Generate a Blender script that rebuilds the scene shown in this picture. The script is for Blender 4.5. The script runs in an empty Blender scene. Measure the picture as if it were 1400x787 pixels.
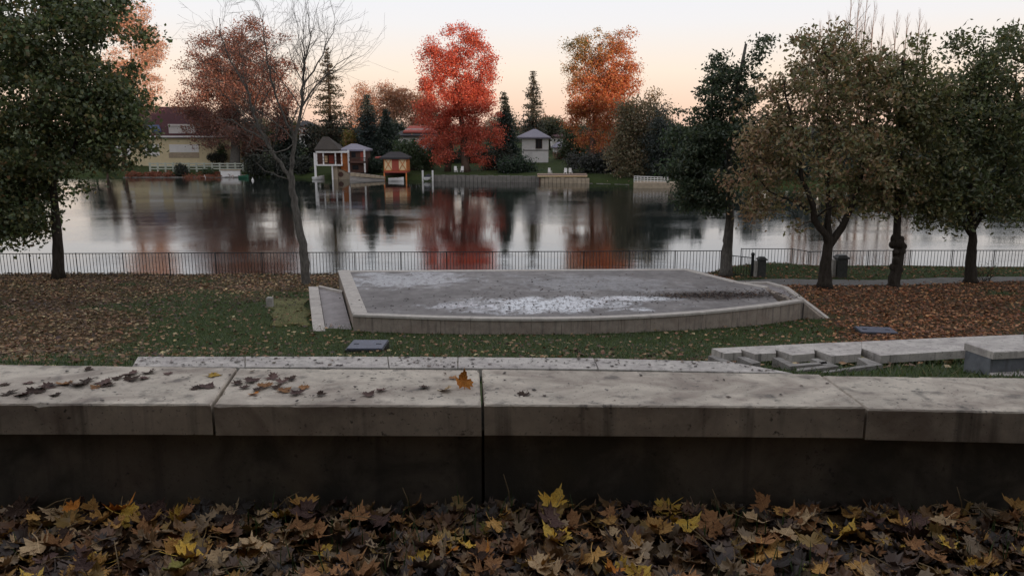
import bpy, math, random
import numpy as np
from mathutils import Vector

rng = np.random.default_rng(7)
random.seed(7)
scene = bpy.context.scene
col = scene.collection

# ---------------------------------------------------------------- camera
FPX = 1060.0
PITCH = math.atan(211.5 / 1060.0)
cam_data = bpy.data.cameras.new("camera")
cam_data.lens = 36.0 * FPX / 1400.0
cam_data.clip_end = 3000
cam_data.clip_start = 0.05
cam = bpy.data.objects.new("camera", cam_data)
cam.rotation_euler = (math.pi / 2 - PITCH, 0, 0)
col.objects.link(cam)
scene.camera = cam

# ---------------------------------------------------------------- world, sun
SUN_EL = math.radians(3.0)
SUN_AZ = math.radians(32.0)          # to the right of straight behind the camera
sun_dir = Vector((math.sin(SUN_AZ) * math.cos(SUN_EL), -math.cos(SUN_AZ) * math.cos(SUN_EL), math.sin(SUN_EL)))
world = bpy.data.worlds.new("World")
scene.world = world
world.use_nodes = True
wn, wl = world.node_tree.nodes, world.node_tree.links
wn.clear()
w_out = wn.new("ShaderNodeOutputWorld")
w_bg = wn.new("ShaderNodeBackground")
w_sky = wn.new("ShaderNodeTexSky")
w_sky.sky_type = 'NISHITA'
w_sky.sun_disc = False
w_sky.sun_elevation = SUN_EL
w_sky.sun_rotation = math.atan2(sun_dir.x, sun_dir.y)
w_sky.air_density = 1.0
w_sky.dust_density = 2.0
w_sky.ozone_density = 2.0
# evening haze low in the air, the same all round the horizon: warm near the ground, pale above
w_tc = wn.new("ShaderNodeTexCoord")
w_sep = wn.new("ShaderNodeSeparateXYZ")
wl.new(w_tc.outputs["Generated"], w_sep.inputs[0])
w_ramp = wn.new("ShaderNodeValToRGB")
els = w_ramp.color_ramp.elements
els[0].position = 0.0
els[0].color = (0.85, 0.56, 0.44, 1)
els[1].position = 1.0
els[1].color = (0.70, 0.71, 0.77, 1)
for p, c in ((0.03, (0.94, 0.67, 0.51)), (0.075, (0.95, 0.80, 0.67)), (0.13, (0.86, 0.83, 0.83)),
             (0.22, (0.78, 0.82, 0.92)), (0.5, (0.76, 0.77, 0.82))):
    e = els.new(p)
    e.color = (*c, 1)
wl.new(w_sep.outputs["Z"], w_ramp.inputs[0])
w_mix = wn.new("ShaderNodeMix")
w_mix.data_type = 'RGBA'
w_mix.inputs[0].default_value = 0.85
w_sc = wn.new("ShaderNodeMix")
w_sc.data_type = 'RGBA'
w_sc.blend_type = 'MULTIPLY'
w_sc.inputs[0].default_value = 1.0
w_sc.inputs[7].default_value = (8.1, 8.1, 8.1, 1)
wl.new(w_ramp.outputs[0], w_sc.inputs[6])
wl.new(w_sky.outputs[0], w_mix.inputs[6])
wl.new(w_sc.outputs[2], w_mix.inputs[7])
wl.new(w_mix.outputs[2], w_bg.inputs["Color"])
w_bg.inputs["Strength"].default_value = 0.12
wl.new(w_bg.outputs[0], w_out.inputs[0])

sun_l = bpy.data.lights.new("sun", 'SUN')
sun_l.energy = 4.0
sun_l.angle = math.radians(0.5)
sun_l.color = (1.0, 0.62, 0.42)
sun_o = bpy.data.objects.new("sun", sun_l)
sun_o.rotation_euler = sun_dir.to_track_quat('Z', 'Y').to_euler()
sun_o.location = (40, -60, 60)
col.objects.link(sun_o)

scene.view_settings.view_transform = 'Standard'
scene.view_settings.look = 'None'
scene.view_settings.exposure = 0.35
scene.view_settings.gamma = 1.0
scene.view_settings.use_curve_mapping = False

# ---------------------------------------------------------------- helpers
def ray(px, py):
    u = (px - 700) / FPX
    v = (py - 393.5) / FPX
    c, s = math.cos(PITCH), math.sin(PITCH)
    return u, c - v * s, -s - v * c
def Pz(px, py, z):
    d = ray(px, py); t = z / d[2]
    return Vector((d[0] * t, d[1] * t, z))
def Py(px, py, Y):
    d = ray(px, py); t = Y / d[1]
    return Vector((d[0] * t, Y, d[2] * t))

def link(name, me, parent=None, mat=None, kind=None):
    o = bpy.data.objects.new(name, me)
    col.objects.link(o)
    if parent is not None:
        o.parent = parent
    if mat is not None and me is not None and not me.materials:
        me.materials.append(mat)
    if kind:
        o["kind"] = kind
    return o
def tag(o, label, cat, group=None):
    o["label"] = label
    o["category"] = cat
    if group:
        o["group"] = group
    return o
def thing(name, label, cat, loc, group=None):
    o = bpy.data.objects.new(name, None)
    o.empty_display_size = 0.2
    o.location = loc
    col.objects.link(o)
    return tag(o, label, cat, group)
def worldloc(o):
    v = Vector((0, 0, 0))
    while o is not None:
        v += o.location
        o = o.parent
    return v

def np_mesh(name, V, F, cols=None, smooth=False, attrs=None):
    V = np.asarray(V, dtype=np.float32)
    F = np.asarray(F, dtype=np.int32)
    me = bpy.data.meshes.new(name)
    me.vertices.add(len(V))
    me.vertices.foreach_set("co", V.ravel())
    k = F.shape[1]
    me.loops.add(F.size)
    me.loops.foreach_set("vertex_index", F.ravel())
    me.polygons.add(len(F))
    me.polygons.foreach_set("loop_start", np.arange(0, F.size, k, dtype=np.int32))
    me.polygons.foreach_set("loop_total", np.full(len(F), k, dtype=np.int32))
    if smooth:
        me.polygons.foreach_set("use_smooth", np.ones(len(F), dtype=bool))
    if cols is not None:
        a = me.attributes.new("col", 'FLOAT_COLOR', 'POINT')
        c4 = np.ones((len(V), 4), dtype=np.float32)
        c4[:, :3] = cols
        a.data.foreach_set("color", c4.ravel())
    if attrs:
        for an, av in attrs.items():
            a = me.attributes.new(an, 'FLOAT', 'POINT')
            a.data.foreach_set("value", np.asarray(av, dtype=np.float32))
    me.update(calc_edges=True)
    me.validate()
    return me

class MB:
    """collects shapes in world coordinates; build() links them as one mesh object"""
    def __init__(self):
        self.v = []; self.f = []; self.s = []
    def add(self, vs, fs, smooth=False):
        b = len(self.v)
        self.v += [tuple(p) for p in vs]
        self.f += [tuple(i + b for i in f) for f in fs]
        self.s += [smooth] * len(fs)
        return self
    def box(self, c, size, rz=0.0):
        hx, hy, hz = size[0] / 2, size[1] / 2, size[2] / 2
        cr, sr = math.cos(rz), math.sin(rz)
        vs = []
        for z in (-hz, hz):
            for x, y in ((-hx, -hy), (hx, -hy), (hx, hy), (-hx, hy)):
                vs.append((c[0] + x * cr - y * sr, c[1] + x * sr + y * cr, c[2] + z))
        return self.add(vs, [(3, 2, 1, 0), (4, 5, 6, 7), (0, 1, 5, 4), (1, 2, 6, 5), (2, 3, 7, 6), (3, 0, 4, 7)])
    def hexa(self, lo, hi):
        """prism between two rings of the same length (lo, hi: lists of points, counter-clockwise)"""
        n = len(lo)
        fs = [tuple(range(n - 1, -1, -1)), tuple(range(n, 2 * n))]
        fs += [(i, (i + 1) % n, n + (i + 1) % n, n + i) for i in range(n)]
        return self.add(list(lo) + list(hi), fs)
    def prism(self, poly, z0, z1):
        return self.hexa([(p[0], p[1], z0) for p in poly], [(p[0], p[1], z1) for p in poly])
    def slab(self, poly, z0, z1, bev=0.012, worn=False):
        """prism with a small chamfer round its top edge; worn: edge uneven with a few chips"""
        pts = [Vector((p[0], p[1])) for p in poly]
        n = len(pts)
        inn = []; out = []; bz = []
        for i in range(n):
            a = (pts[i] - pts[i - 1]).normalized(); b = (pts[(i + 1) % n] - pts[i]).normalized()
            na = Vector((-a.y, a.x)); nb = Vector((-b.y, b.x))
            m = (na + nb); m = m / max(0.3, m.length_squared) * 2
            out.append(pts[i]); inn.append(pts[i] + m * bev); bz.append(bev)
            if worn:
                L = (pts[(i + 1) % n] - pts[i]).length
                k = int(L / .022)
                chip = 0.0
                for q in range(1, k):
                    if random.random() < .02: chip = random.uniform(.008, .022)
                    chip *= .55
                    bb = bev * random.uniform(.7, 1.25) + chip
                    o = pts[i].lerp(pts[(i + 1) % n], q / k)
                    out.append(o + nb * random.uniform(0, .0012)); inn.append(o + nb * bb); bz.append(bev * random.uniform(.75, 1.15) + chip * .8)
        n = len(out)
        r0 = [(p.x, p.y, z0) for p in out]
        r1 = [(p.x, p.y, z1 - h_) for p, h_ in zip(out, bz)]
        r2 = [(p.x, p.y, z1) for p in inn]
        fs = [tuple(range(n - 1, -1, -1)), tuple(range(2 * n, 3 * n))]
        for k in (0, n):
            fs += [(k + i, k + (i + 1) % n, k + n + (i + 1) % n, k + n + i) for i in range(n)]
        return self.add(r0 + r1 + r2, fs)
    def tube(self, path, radii, n=8, smooth=True, cap=True, jit=0.0):
        path = [Vector(p) for p in path]
        vs = []; fs = []
        up = Vector((0.13, 0.21, 1)).normalized()
        m = len(path)
        for i, p in enumerate(path):
            d = (path[min(i + 1, m - 1)] - path[max(i - 1, 0)])
            d = d.normalized() if d.length > 1e-9 else Vector((0, 0, 1))
            a = d.cross(up)
            if a.length < 0.15:
                a = d.cross(Vector((1, 0.1, 0)))
            a.normalize(); b = d.cross(a)
            for k in range(n):
                t = 2 * math.pi * k / n
                r = radii[i] * (1 + (random.uniform(-jit, jit) if jit else 0))
                q = p + (a * math.cos(t) + b * math.sin(t)) * r
                vs.append((q.x, q.y, q.z))
        for i in range(m - 1):
            for k in range(n):
                fs.append((i * n + k, (i + 1) * n + k, (i + 1) * n + (k + 1) % n, i * n + (k + 1) % n))
        self.add(vs, fs, smooth)
        if cap:
            b = len(self.v) - len(vs)
            self.f.append(tuple(b + k for k in range(n))); self.s.append(False)
            self.f.append(tuple(b + (m - 1) * n + k for k in range(n - 1, -1, -1))); self.s.append(False)
        return self
    def ball(self, c, r, nu=10, nv=7):
        vs = [(c[0], c[1], c[2] - r[2])]; fs = []
        for j in range(1, nv):
            ph = -math.pi / 2 + math.pi * j / nv
            for i in range(nu):
                t = 2 * math.pi * i / nu
                vs.append((c[0] + r[0] * math.cos(ph) * math.cos(t), c[1] + r[1] * math.cos(ph) * math.sin(t), c[2] + r[2] * math.sin(ph)))
        vs.append((c[0], c[1], c[2] + r[2]))
        for i in range(nu):
            fs.append((0, 1 + (i + 1) % nu, 1 + i))
        for j in range(nv - 2):
            for i in range(nu):
                a = 1 + j * nu
                fs.append((a + i, a + (i + 1) % nu, a + nu + (i + 1) % nu, a + nu + i))
        a = 1 + (nv - 2) * nu; t = len(vs) - 1
        for i in range(nu):
            fs.append((a + i, a + (i + 1) % nu, t))
        return self.add(vs, fs, True)
    def build(self, name, mat, parent=None, kind=None, at=None):
        base = worldloc(parent) if parent is not None else Vector(at) if at is not None else Vector((0, 0, 0))
        me = bpy.data.meshes.new(name)
        me.from_pydata([(x - base.x, y - base.y, z - base.z) for x, y, z in self.v], [], self.f)
        me.polygons.foreach_set("use_smooth", self.s)
        me.update()
        o = link(name, me, parent, mat, kind)
        if parent is None and at is not None:
            o.location = base
        return o
def box(name, mat, parent, c, size, rz=0.0):
    return MB().box(c, size, rz).build(name, mat, parent)

# ---------------------------------------------------------------- materials
def newmat(name):
    m = bpy.data.materials.new(name)
    m.use_nodes = True
    nt = m.node_tree
    b = nt.nodes["Principled BSDF"]
    return m, nt.nodes, nt.links, b
def noise(n, l, vec, scale, detail=6, rough=0.6, dist=0.0):
    t = n.new("ShaderNodeTexNoise")
    t.inputs["Scale"].default_value = scale
    t.inputs["Detail"].default_value = detail
    t.inputs["Roughness"].default_value = rough
    t.inputs["Distortion"].default_value = dist
    if vec is not None:
        l.new(vec, t.inputs["Vector"])
    return t.outputs["Fac"]
def ramp(n, l, fac, stops):
    r = n.new("ShaderNodeValToRGB")
    e = r.color_ramp.elements
    while len(e) < len(stops):
        e.new(0.5)
    for i, (p, c) in enumerate(stops):
        e[i].position = p
        e[i].color = (*c, 1) if len(c) == 3 else c
    l.new(fac, r.inputs[0])
    return r.outputs[0]
def g(v):
    return (v, v, v)
def mixc(n, l, fac, a, b, mode='MIX'):
    m = n.new("ShaderNodeMix")
    m.data_type = 'RGBA'; m.blend_type = mode
    for i, x in ((0, fac), (6, a), (7, b)):
        if isinstance(x, (int, float)):
            m.inputs[i].default_value = x
        elif isinstance(x, tuple):
            m.inputs[i].default_value = (*x, 1)
        else:
            l.new(x, m.inputs[i])
    return m.outputs[2]
def math_n(n, l, op, a, b=None, clamp=False):
    m = n.new("ShaderNodeMath"); m.operation = op; m.use_clamp = clamp
    for i, x in ((0, a), (1, b)):
        if x is None:
            continue
        if isinstance(x, (int, float)):
            m.inputs[i].default_value = x
        else:
            l.new(x, m.inputs[i])
    return m.outputs[0]
def position(n):
    return n.new("ShaderNodeNewGeometry").outputs["Position"]
def scalev(n, l, vec, s):
    m = n.new("ShaderNodeMapping")
    m.inputs["Scale"].default_value = s
    l.new(vec, m.inputs["Vector"])
    return m.outputs[0]
def bump(n, l, b, h, strength, dist=0.01):
    bn = n.new("ShaderNodeBump")
    bn.inputs["Strength"].default_value = strength
    bn.inputs["Distance"].default_value = dist
    l.new(h, bn.inputs["Height"])
    l.new(bn.outputs[0], b.inputs["Normal"])
def simple(name, base, rough=0.75, var=0.25, scale=6.0, bump_s=0.15, spec=0.3, metal=0.0, stretch=(1, 1, 1)):
    m, n, l, b = newmat(name)
    p = scalev(n, l, position(n), stretch)
    f = noise(n, l, p, scale, 7, 0.65)
    lo = tuple(max(0, c * (1 - var)) for c in base); hi = tuple(min(1, c * (1 + var)) for c in base)
    c1 = ramp(n, l, f, [(0.3, lo), (0.7, hi)])
    f2 = noise(n, l, p, scale * 0.17, 3, 0.5)
    c2 = mixc(n, l, ramp(n, l, f2, [(0.35, g(0)), (0.7, g(0.5))]), c1, lo)
    l.new(c2, b.inputs["Base Color"])
    b.inputs["Roughness"].default_value = rough
    b.inputs["Specular IOR Level"].default_value = spec
    b.inputs["Metallic"].default_value = metal
    if bump_s:
        bump(n, l, b, noise(n, l, p, scale * 5, 5, 0.6), bump_s)
    return m

def stone_mat(name, base, stain=(0.16, 0.10, 0.09), stain_amt=0.55, streak=True, dark=(0.07, 0.065, 0.06)):
    """cast limestone: cloudy tone, leaf stains, black lichen specks"""
    m, n, l, b = newmat(name)
    p = position(n)
    lo = tuple(c * 0.72 for c in base); hi = tuple(min(1, c * 1.12) for c in base)
    c = ramp(n, l, noise(n, l, p, 5.0, 8, 0.7), [(0.3, lo), (0.68, hi)])
    s1 = noise(n, l, scalev(n, l, p, (1.0, 1.6, 1.0)), 2.6, 7, 0.62, 0.6)
    c = mixc(n, l, ramp(n, l, s1, [(0.45, g(0)), (0.62, g(stain_amt))]), c, stain)
    s2 = noise(n, l, scalev(n, l, p, (1, 1, 1)), 38.0, 3, 0.5)
    s2b = noise(n, l, p, 4.0, 3, 0.5)
    sp = math_n(n, l, 'MULTIPLY', ramp(n, l, s2, [(0.62, g(0)), (0.70, g(1))]), ramp(n, l, s2b, [(0.42, g(0.05)), (0.62, g(0.9))]))
    c = mixc(n, l, sp, c, dark)
    if streak:
        s3 = noise(n, l, scalev(n, l, p, (9.0, 9.0, 0.5)), 1.3, 4, 0.55)
        c = mixc(n, l, ramp(n, l, s3, [(0.55, g(0)), (0.70, g(0.6))]), c, dark)
        s4 = noise(n, l, p, 90.0, 2, 0.5)
        c = mixc(n, l, ramp(n, l, s4, [(0.66, g(0)), (0.72, g(0.6))]), c, dark)
    l.new(c, b.inputs["Base Color"])
    b.inputs["Roughness"].default_value = 0.78
    b.inputs["Specular IOR Level"].default_value = 0.3
    bump(n, l, b, noise(n, l, p, 60.0, 6, 0.7), 0.25, 0.006)
    return m

M = {}
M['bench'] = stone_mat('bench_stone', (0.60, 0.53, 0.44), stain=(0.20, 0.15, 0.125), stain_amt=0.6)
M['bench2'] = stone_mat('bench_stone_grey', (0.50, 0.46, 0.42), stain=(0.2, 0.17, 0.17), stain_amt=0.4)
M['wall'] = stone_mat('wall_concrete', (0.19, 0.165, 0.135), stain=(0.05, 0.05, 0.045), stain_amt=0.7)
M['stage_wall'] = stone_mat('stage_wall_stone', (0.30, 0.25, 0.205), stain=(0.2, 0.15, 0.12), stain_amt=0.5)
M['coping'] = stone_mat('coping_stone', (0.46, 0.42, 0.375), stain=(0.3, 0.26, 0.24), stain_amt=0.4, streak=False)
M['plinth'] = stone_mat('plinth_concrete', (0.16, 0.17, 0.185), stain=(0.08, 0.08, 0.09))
M['iron'] = simple('painted_iron', (0.022, 0.023, 0.024), 0.5, 0.3, 20, 0.05, 0.4)
M['plate'] = simple('dark_steel_plate', (0.10, 0.105, 0.14), 0.55, 0.4, 18, 0.3, 0.35)
M['bin'] = simple('dark_bin_metal', (0.06, 0.06, 0.055), 0.6, 0.3, 10, 0.05, 0.3)
M['pillar'] = simple('bin_stone', (0.30, 0.28, 0.25), 0.85, 0.3, 8, 0.2)
M['moss'] = simple('mossy_slab', (0.13, 0.125, 0.055), 0.95, 0.5, 5, 0.4, 0.1)
# ---------------------------------------------------------------- terrain
_py = np.array([-120, -58, -48, -30, -12, -4, 0, 3.0, 3.45, 3.8, 6.3, 9.0, 11, 13, 17, 19.5, 21, 28, 33, 34.3, 34.9, 36, 39, 60])
_pz = np.array([16.0, 16.2, 14.8, 6.5, .4, -1.35, -1.53, -1.56, -1.62, -1.8, -2.32, -2.92, -3.32, -3.92, -4.9, -5.35, -5.5, -5.8, -6.1, -6.2, -7.4, -7.7, -8.8, -9.5])
_sx = np.array([-300, -45, -16, 4.4, 17, 21, 60, 300.])
_sy = np.array([133, 130.4, 122.5, 117, 112, 106, 101, 96.]) + 2.3
_fd = np.array([-60, -3, -0.6, 0.0, 0.6, 3, 10, 25, 60, 150, 500.])
_fz = np.array([-9.5, -8.8, -7.9, -7.0, -6.6, -6.4, -5.7, -5.0, -3.2, -1, 5.])
def vnoise(x, y, s, seed=0):
    """smooth value noise, vectorised"""
    x = np.asarray(x, float) / s; y = np.asarray(y, float) / s
    xi = np.floor(x).astype(int); yi = np.floor(y).astype(int)
    fx = x - xi; fy = y - yi
    fx = fx * fx * (3 - 2 * fx); fy = fy * fy * (3 - 2 * fy)
    def h(a, b):
        k = (a * 374761393 + b * 668265263 + seed * 1274126177) & 0xffffffff
        k = ((k ^ (k >> 13)) * 1274126177) & 0xffffffff
        return ((k ^ (k >> 16)) & 0xffff) / 65535.0
    return (h(xi, yi) * (1 - fx) + h(xi + 1, yi) * fx) * (1 - fy) + (h(xi, yi + 1) * (1 - fx) + h(xi + 1, yi + 1) * fx) * fy
def sstep(a, b, x):
    t = np.clip((np.asarray(x, float) - a) / (b - a), 0, 1)
    return t * t * (3 - 2 * t)
def H(x, y):
    x = np.asarray(x, float); y = np.asarray(y, float)
    yy = y - 2.2 * sstep(8.5, 11, x) * sstep(28, 34, y)
    z1 = np.interp(yy, _py, _pz)
    lump = (vnoise(x, y, 1.1, 3) - .5) * .035 + (vnoise(x, y, 3.7, 4) - .5) * .10
    z1 = z1 + lump * sstep(10, 13, y) + (vnoise(x, y, .5, 5) - .5) * .012
    z1 = z1 + 1.4 * (vnoise(x, y, 14, 6) - .5) * sstep(-20, -50, y)
    # low grass bank behind the path on the right
    z1 = z1 + 0.28 * np.exp(-((x - 12.0) / 2.0) ** 2 - ((y - 34.6) / 1.1) ** 2)
    d = y - np.interp(x, _sx, _sy)
    z2 = np.interp(d, _fd, _fz) + (vnoise(x, y, 6, 8) - .5) * .5 * sstep(3, 12, d)
    # rise the far left bank carries the house on
    return np.where(y > 65, z2, z1)
def Hs(x, y):
    return float(H(np.array([x]), np.array([y]))[0])
_r = math.radians
_pfx = np.array([7, 9.5, 12, 15.6, 20, 40.]); _pfy = np.array([31.3, 31.3, 31.3, 31.5, 32.0, 33.])   # far edge of the path
def path_far(x): return np.interp(x, _pfx, _pfy)
def path_near(x): return path_far(x) - np.interp(x, [7, 15, 20, 40], [1.55, 1.45, 1.25, 1.1])
def on_path(x, y): return sstep(8.6, 9.6, x) * (y < path_far(x)) * (y > path_near(x))
def leafiness(x, y):
    """how much of the lawn the fallen leaves cover (0..1)"""
    x = np.asarray(x, float); y = np.asarray(y, float)
    left = sstep(-5.5, -17, x + (y - 20) * .12 + (vnoise(x, y, 3, 15) - .5) * 6) * sstep(9, 16, y + (-x - 8) * .5)
    back = sstep(27, 30, y) * .75
    right = sstep(7.5, 10.5, x - (y - 20) * .1) * sstep(14.5, 19, y - (x - 9) * .05)
    n = vnoise(x, y, 1.7, 11) * .6 + vnoise(x, y, .6, 12) * .4
    v = np.maximum(np.maximum(left, back), right)
    n3 = vnoise(x, y, 4.5, 13); n4 = vnoise(x * .7, y, .9, 17)
    v = np.clip(v * (-.15 + .8 * n + .45 * n3 + .8 * n4) + .12 * n, 0, 1)
    under = np.where(y < 4.5, .95, v)                    # under the maples behind the seats
    behind = np.where(y < 3.2, 1., under)
    bank = np.where(y > 34.2 + 2.2 * sstep(8.5, 11, x), .25, behind)
    grass_bank = sstep(8.8, 9.6, x) * (y > path_near(x) + .1)
    return np.where(y > 65, .25 * vnoise(x, y, 9, 14), bank * (1 - .85 * grass_bank))

gx = np.unique(np.concatenate([np.arange(-420, -60, 20), np.arange(-60, -26, 2.0), np.arange(-26, 34, .25), np.arange(34, 70, 2.0), np.arange(70, 421, 20)]))
gy = np.unique(np.concatenate([np.arange(-200, -12, 4.0), np.arange(-12, 2, 1.0), np.arange(2, 40, .2), np.arange(40, 98, 6), np.arange(98, 145, 1.0), np.arange(145, 240, 5.0), np.arange(240, 1200, 60)]))
X, Y = np.meshgrid(gx, gy)
Z = H(X, Y)
nx, ny = len(gx), len(gy)
idx = np.arange(nx * ny).reshape(ny, nx)
F4 = np.stack([idx[:-1, :-1], idx[:-1, 1:], idx[1:, 1:], idx[1:, :-1]], -1).reshape(-1, 4)
V3 = np.stack([X, Y, Z], -1).reshape(-1, 3)
gm = np_mesh("ground", V3, F4, smooth=True, attrs={"leafy": leafiness(X, Y).ravel()})
m, n, l, b = newmat("lawn_soil")
p = position(n)
at = n.new("ShaderNodeAttribute"); at.attribute_name = "leafy"
gr = ramp(n, l, noise(n, l, p, 9.0, 6, 0.7), [(0.3, (0.022, 0.032, 0.011)), (0.7, (0.06, 0.08, 0.028))])
br = ramp(n, l, noise(n, l, p, 14.0, 6, 0.75), [(0.28, (0.03, 0.022, 0.012)), (0.55, (0.085, 0.055, 0.03)), (0.8, (0.15, 0.095, 0.05))])
fm = math_n(n, l, 'ADD', at.outputs["Fac"], math_n(n, l, 'MULTIPLY', math_n(n, l, 'SUBTRACT', noise(n, l, p, 3.0, 6, 0.7), 0.5), 0.9))
l.new(mixc(n, l, ramp(n, l, fm, [(0.3, g(0)), (0.55, g(1))]), gr, br), b.inputs["Base Color"])
b.inputs["Roughness"].default_value = 0.95
b.inputs["Specular IOR Level"].default_value = 0.1
bump(n, l, b, noise(n, l, p, 22.0, 6, 0.7), 0.8, 0.04)
ground = link("ground", gm, None, m, "structure")

# ---------------------------------------------------------------- lake
m, n, l, b = newmat("lake_water")
b.inputs["Base Color"].default_value = (0.014, 0.018, 0.016, 1)
b.inputs["Roughness"].default_value = 0.03
b.inputs["IOR"].default_value = 1.65
b.inputs["Specular IOR Level"].default_value = 0.7
p = position(n)
r1 = noise(n, l, scalev(n, l, p, (0.45, 1.5, 1)), 2.6, 5, 0.6, 0.4)
r2 = noise(n, l, scalev(n, l, p, (0.22, 0.8, 1)), 0.5, 3, 0.5)
pat = ramp(n, l, noise(n, l, scalev(n, l, p, (0.45, 1.3, 1)), 0.07, 5, 0.6, .6), [(0.42, g(0.14)), (0.50, g(0.45)), (0.62, g(1.0))])
h = math_n(n, l, 'ADD', math_n(n, l, 'MULTIPLY', r1, pat), math_n(n, l, 'MULTIPLY', r2, .45))
bn = n.new("ShaderNodeBump"); bn.inputs["Strength"].default_value = 0.11; bn.inputs["Distance"].default_value = 0.11
l.new(h, bn.inputs["Height"]); l.new(bn.outputs[0], b.inputs["Normal"])
WZ = -7.3
wv = [(-420, 30, WZ), (420, 30, WZ), (420, 180, WZ), (-420, 180, WZ)]
lake = link("lake_water", np_mesh("lake_water", wv, [(0, 1, 2, 3)]), None, m, "structure")
# ---------------------------------------------------------------- seating rows
def seat_row(name, label, group, joints, z_top, thick, m_slab, m_wall, wall_joints=None, wall_top_gap=0.0, ground_z=None, inset=0.03, gap=0.012, slab_tilt=None):
    """joints: list of ((x,y) front, (x,y) back) across the row, from left to right"""
    base = ((joints[0][0][0] + joints[-1][0][0]) / 2, (joints[0][0][1] + joints[-1][1][1]) / 2, ground_z)
    t = thing(name, label, 'bench', base, group)
    for i in range(len(joints) - 1):
        (f0, b0), (f1, b1) = joints[i], joints[i + 1]
        f0, b0, f1, b1 = map(Vector, (f0, b0, f1, b1))
        df = (f1 - f0).normalized() * gap / 2; db = (b1 - b0).normalized() * gap / 2
        dz = random.uniform(-.004, .004)
        MB().slab([f0 + df, f1 - df, b1 - db, b0 + db], z_top - thick + dz, z_top + dz, .007, True).build('seat_slab', m_slab, t)
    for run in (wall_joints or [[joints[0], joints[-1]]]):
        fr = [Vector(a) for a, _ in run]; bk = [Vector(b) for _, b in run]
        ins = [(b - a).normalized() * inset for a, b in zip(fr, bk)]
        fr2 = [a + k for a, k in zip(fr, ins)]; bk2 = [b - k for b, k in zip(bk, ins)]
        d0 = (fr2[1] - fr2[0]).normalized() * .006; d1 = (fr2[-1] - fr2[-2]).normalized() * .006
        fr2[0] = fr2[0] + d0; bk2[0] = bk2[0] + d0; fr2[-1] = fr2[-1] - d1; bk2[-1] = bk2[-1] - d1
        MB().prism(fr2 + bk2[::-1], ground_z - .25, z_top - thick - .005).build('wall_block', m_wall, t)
    for run in (wall_joints or [])[1:]:
        f0, b0 = Vector(run[0][0]), Vector(run[0][1]); n0 = (b0 - f0).normalized() * inset * 3
        e_ = (Vector(run[1][0]) - f0).normalized() * .08
        MB().prism([f0 + n0 - e_, f0 + n0 + e_, b0 - n0 + e_, b0 - n0 - e_], ground_z - .25, z_top - thick - .01).build('joint_core', m_wall, t)
    return t
zt = -1.09
def J(a, b_, z):
    pa, pb = Pz(*a, z), Pz(*b_, z)
    return ((pa.x, pa.y), (pb.x, pb.y))
j0 = J((290, 553), (325, 502.5), zt); j1 = J((660, 554), (657, 505), zt); j2 = J((1185, 557.5), (1122, 512), zt)
jl = ((-2.75, 3.03), (-2.95, 3.60)); jr = J((1640, 567), (1560, 517), zt)
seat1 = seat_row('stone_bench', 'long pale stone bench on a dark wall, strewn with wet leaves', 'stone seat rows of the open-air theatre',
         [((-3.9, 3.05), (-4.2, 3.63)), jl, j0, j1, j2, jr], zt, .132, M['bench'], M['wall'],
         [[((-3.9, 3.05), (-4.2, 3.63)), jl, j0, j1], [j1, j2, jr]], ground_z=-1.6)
# second row: hidden behind the first except its end beside the aisle
def corner_row():
    z = -2.7
    a, b_, c = Pz(1327, 471, z), Pz(1358, 481, z), Pz(1400, 479, z)
    d = (c - b_).normalized(); e = (a - b_).normalized() * .46
    L = 5.5
    js = [((b_.x, b_.y), (b_.x + e.x, b_.y + e.y))]
    for k in (1.6, 3.3, L):
        q = b_ + d * k
        js.append(((q.x, q.y), (q.x + e.x, q.y + e.y)))
    return seat_row('stone_bench', 'stone bench end with grey plinth beside the grassy aisle', 'stone seat rows of the open-air theatre', js, z, .095, M['bench2'], M['plinth'], ground_z=-3.1, inset=.03)
seat2 = corner_row()
# a low kerb block stands against that bench end
kb = MB()
kq = [Pz(a, b_, -2.98) for a, b_ in ((1352, 511), (1352, 502.5), (1440, 507), (1440, 516))]
kb.slab([(v.x, v.y) for v in (kq[0], kq[3], kq[2], kq[1])], -3.2, -2.98)
tag(kb.build('kerb_block', M['bench2'], at=(kq[0].x + .4, kq[0].y, -3.1)), 'low grey stone block in front of the bench end with grey plinth', 'kerb block')
# third row
z3 = -2.7
xs = [188, 335, 530, 626, 812, 1000]
xf = [180, 335, 532, 626, 818, 1085]
j3 = []
for i, (xb, x0) in enumerate(zip(xs, xf)):
    yb = [487, 487, 487.3, 488, 489.5, 494.5][i]; y0 = [500, 501.5, 502.5, 503, 504.5, 510][i]
    j3.append(J((x0, y0), (xb, yb), z3))
seat3 = seat_row('stone_bench', 'grey speckled stone bench row running below the leaf-strewn bench', 'stone seat rows of the open-air theatre', j3, z3, .10, M['bench2'], M['plinth'], ground_z=-3.05, inset=.06, gap=.008)
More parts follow.
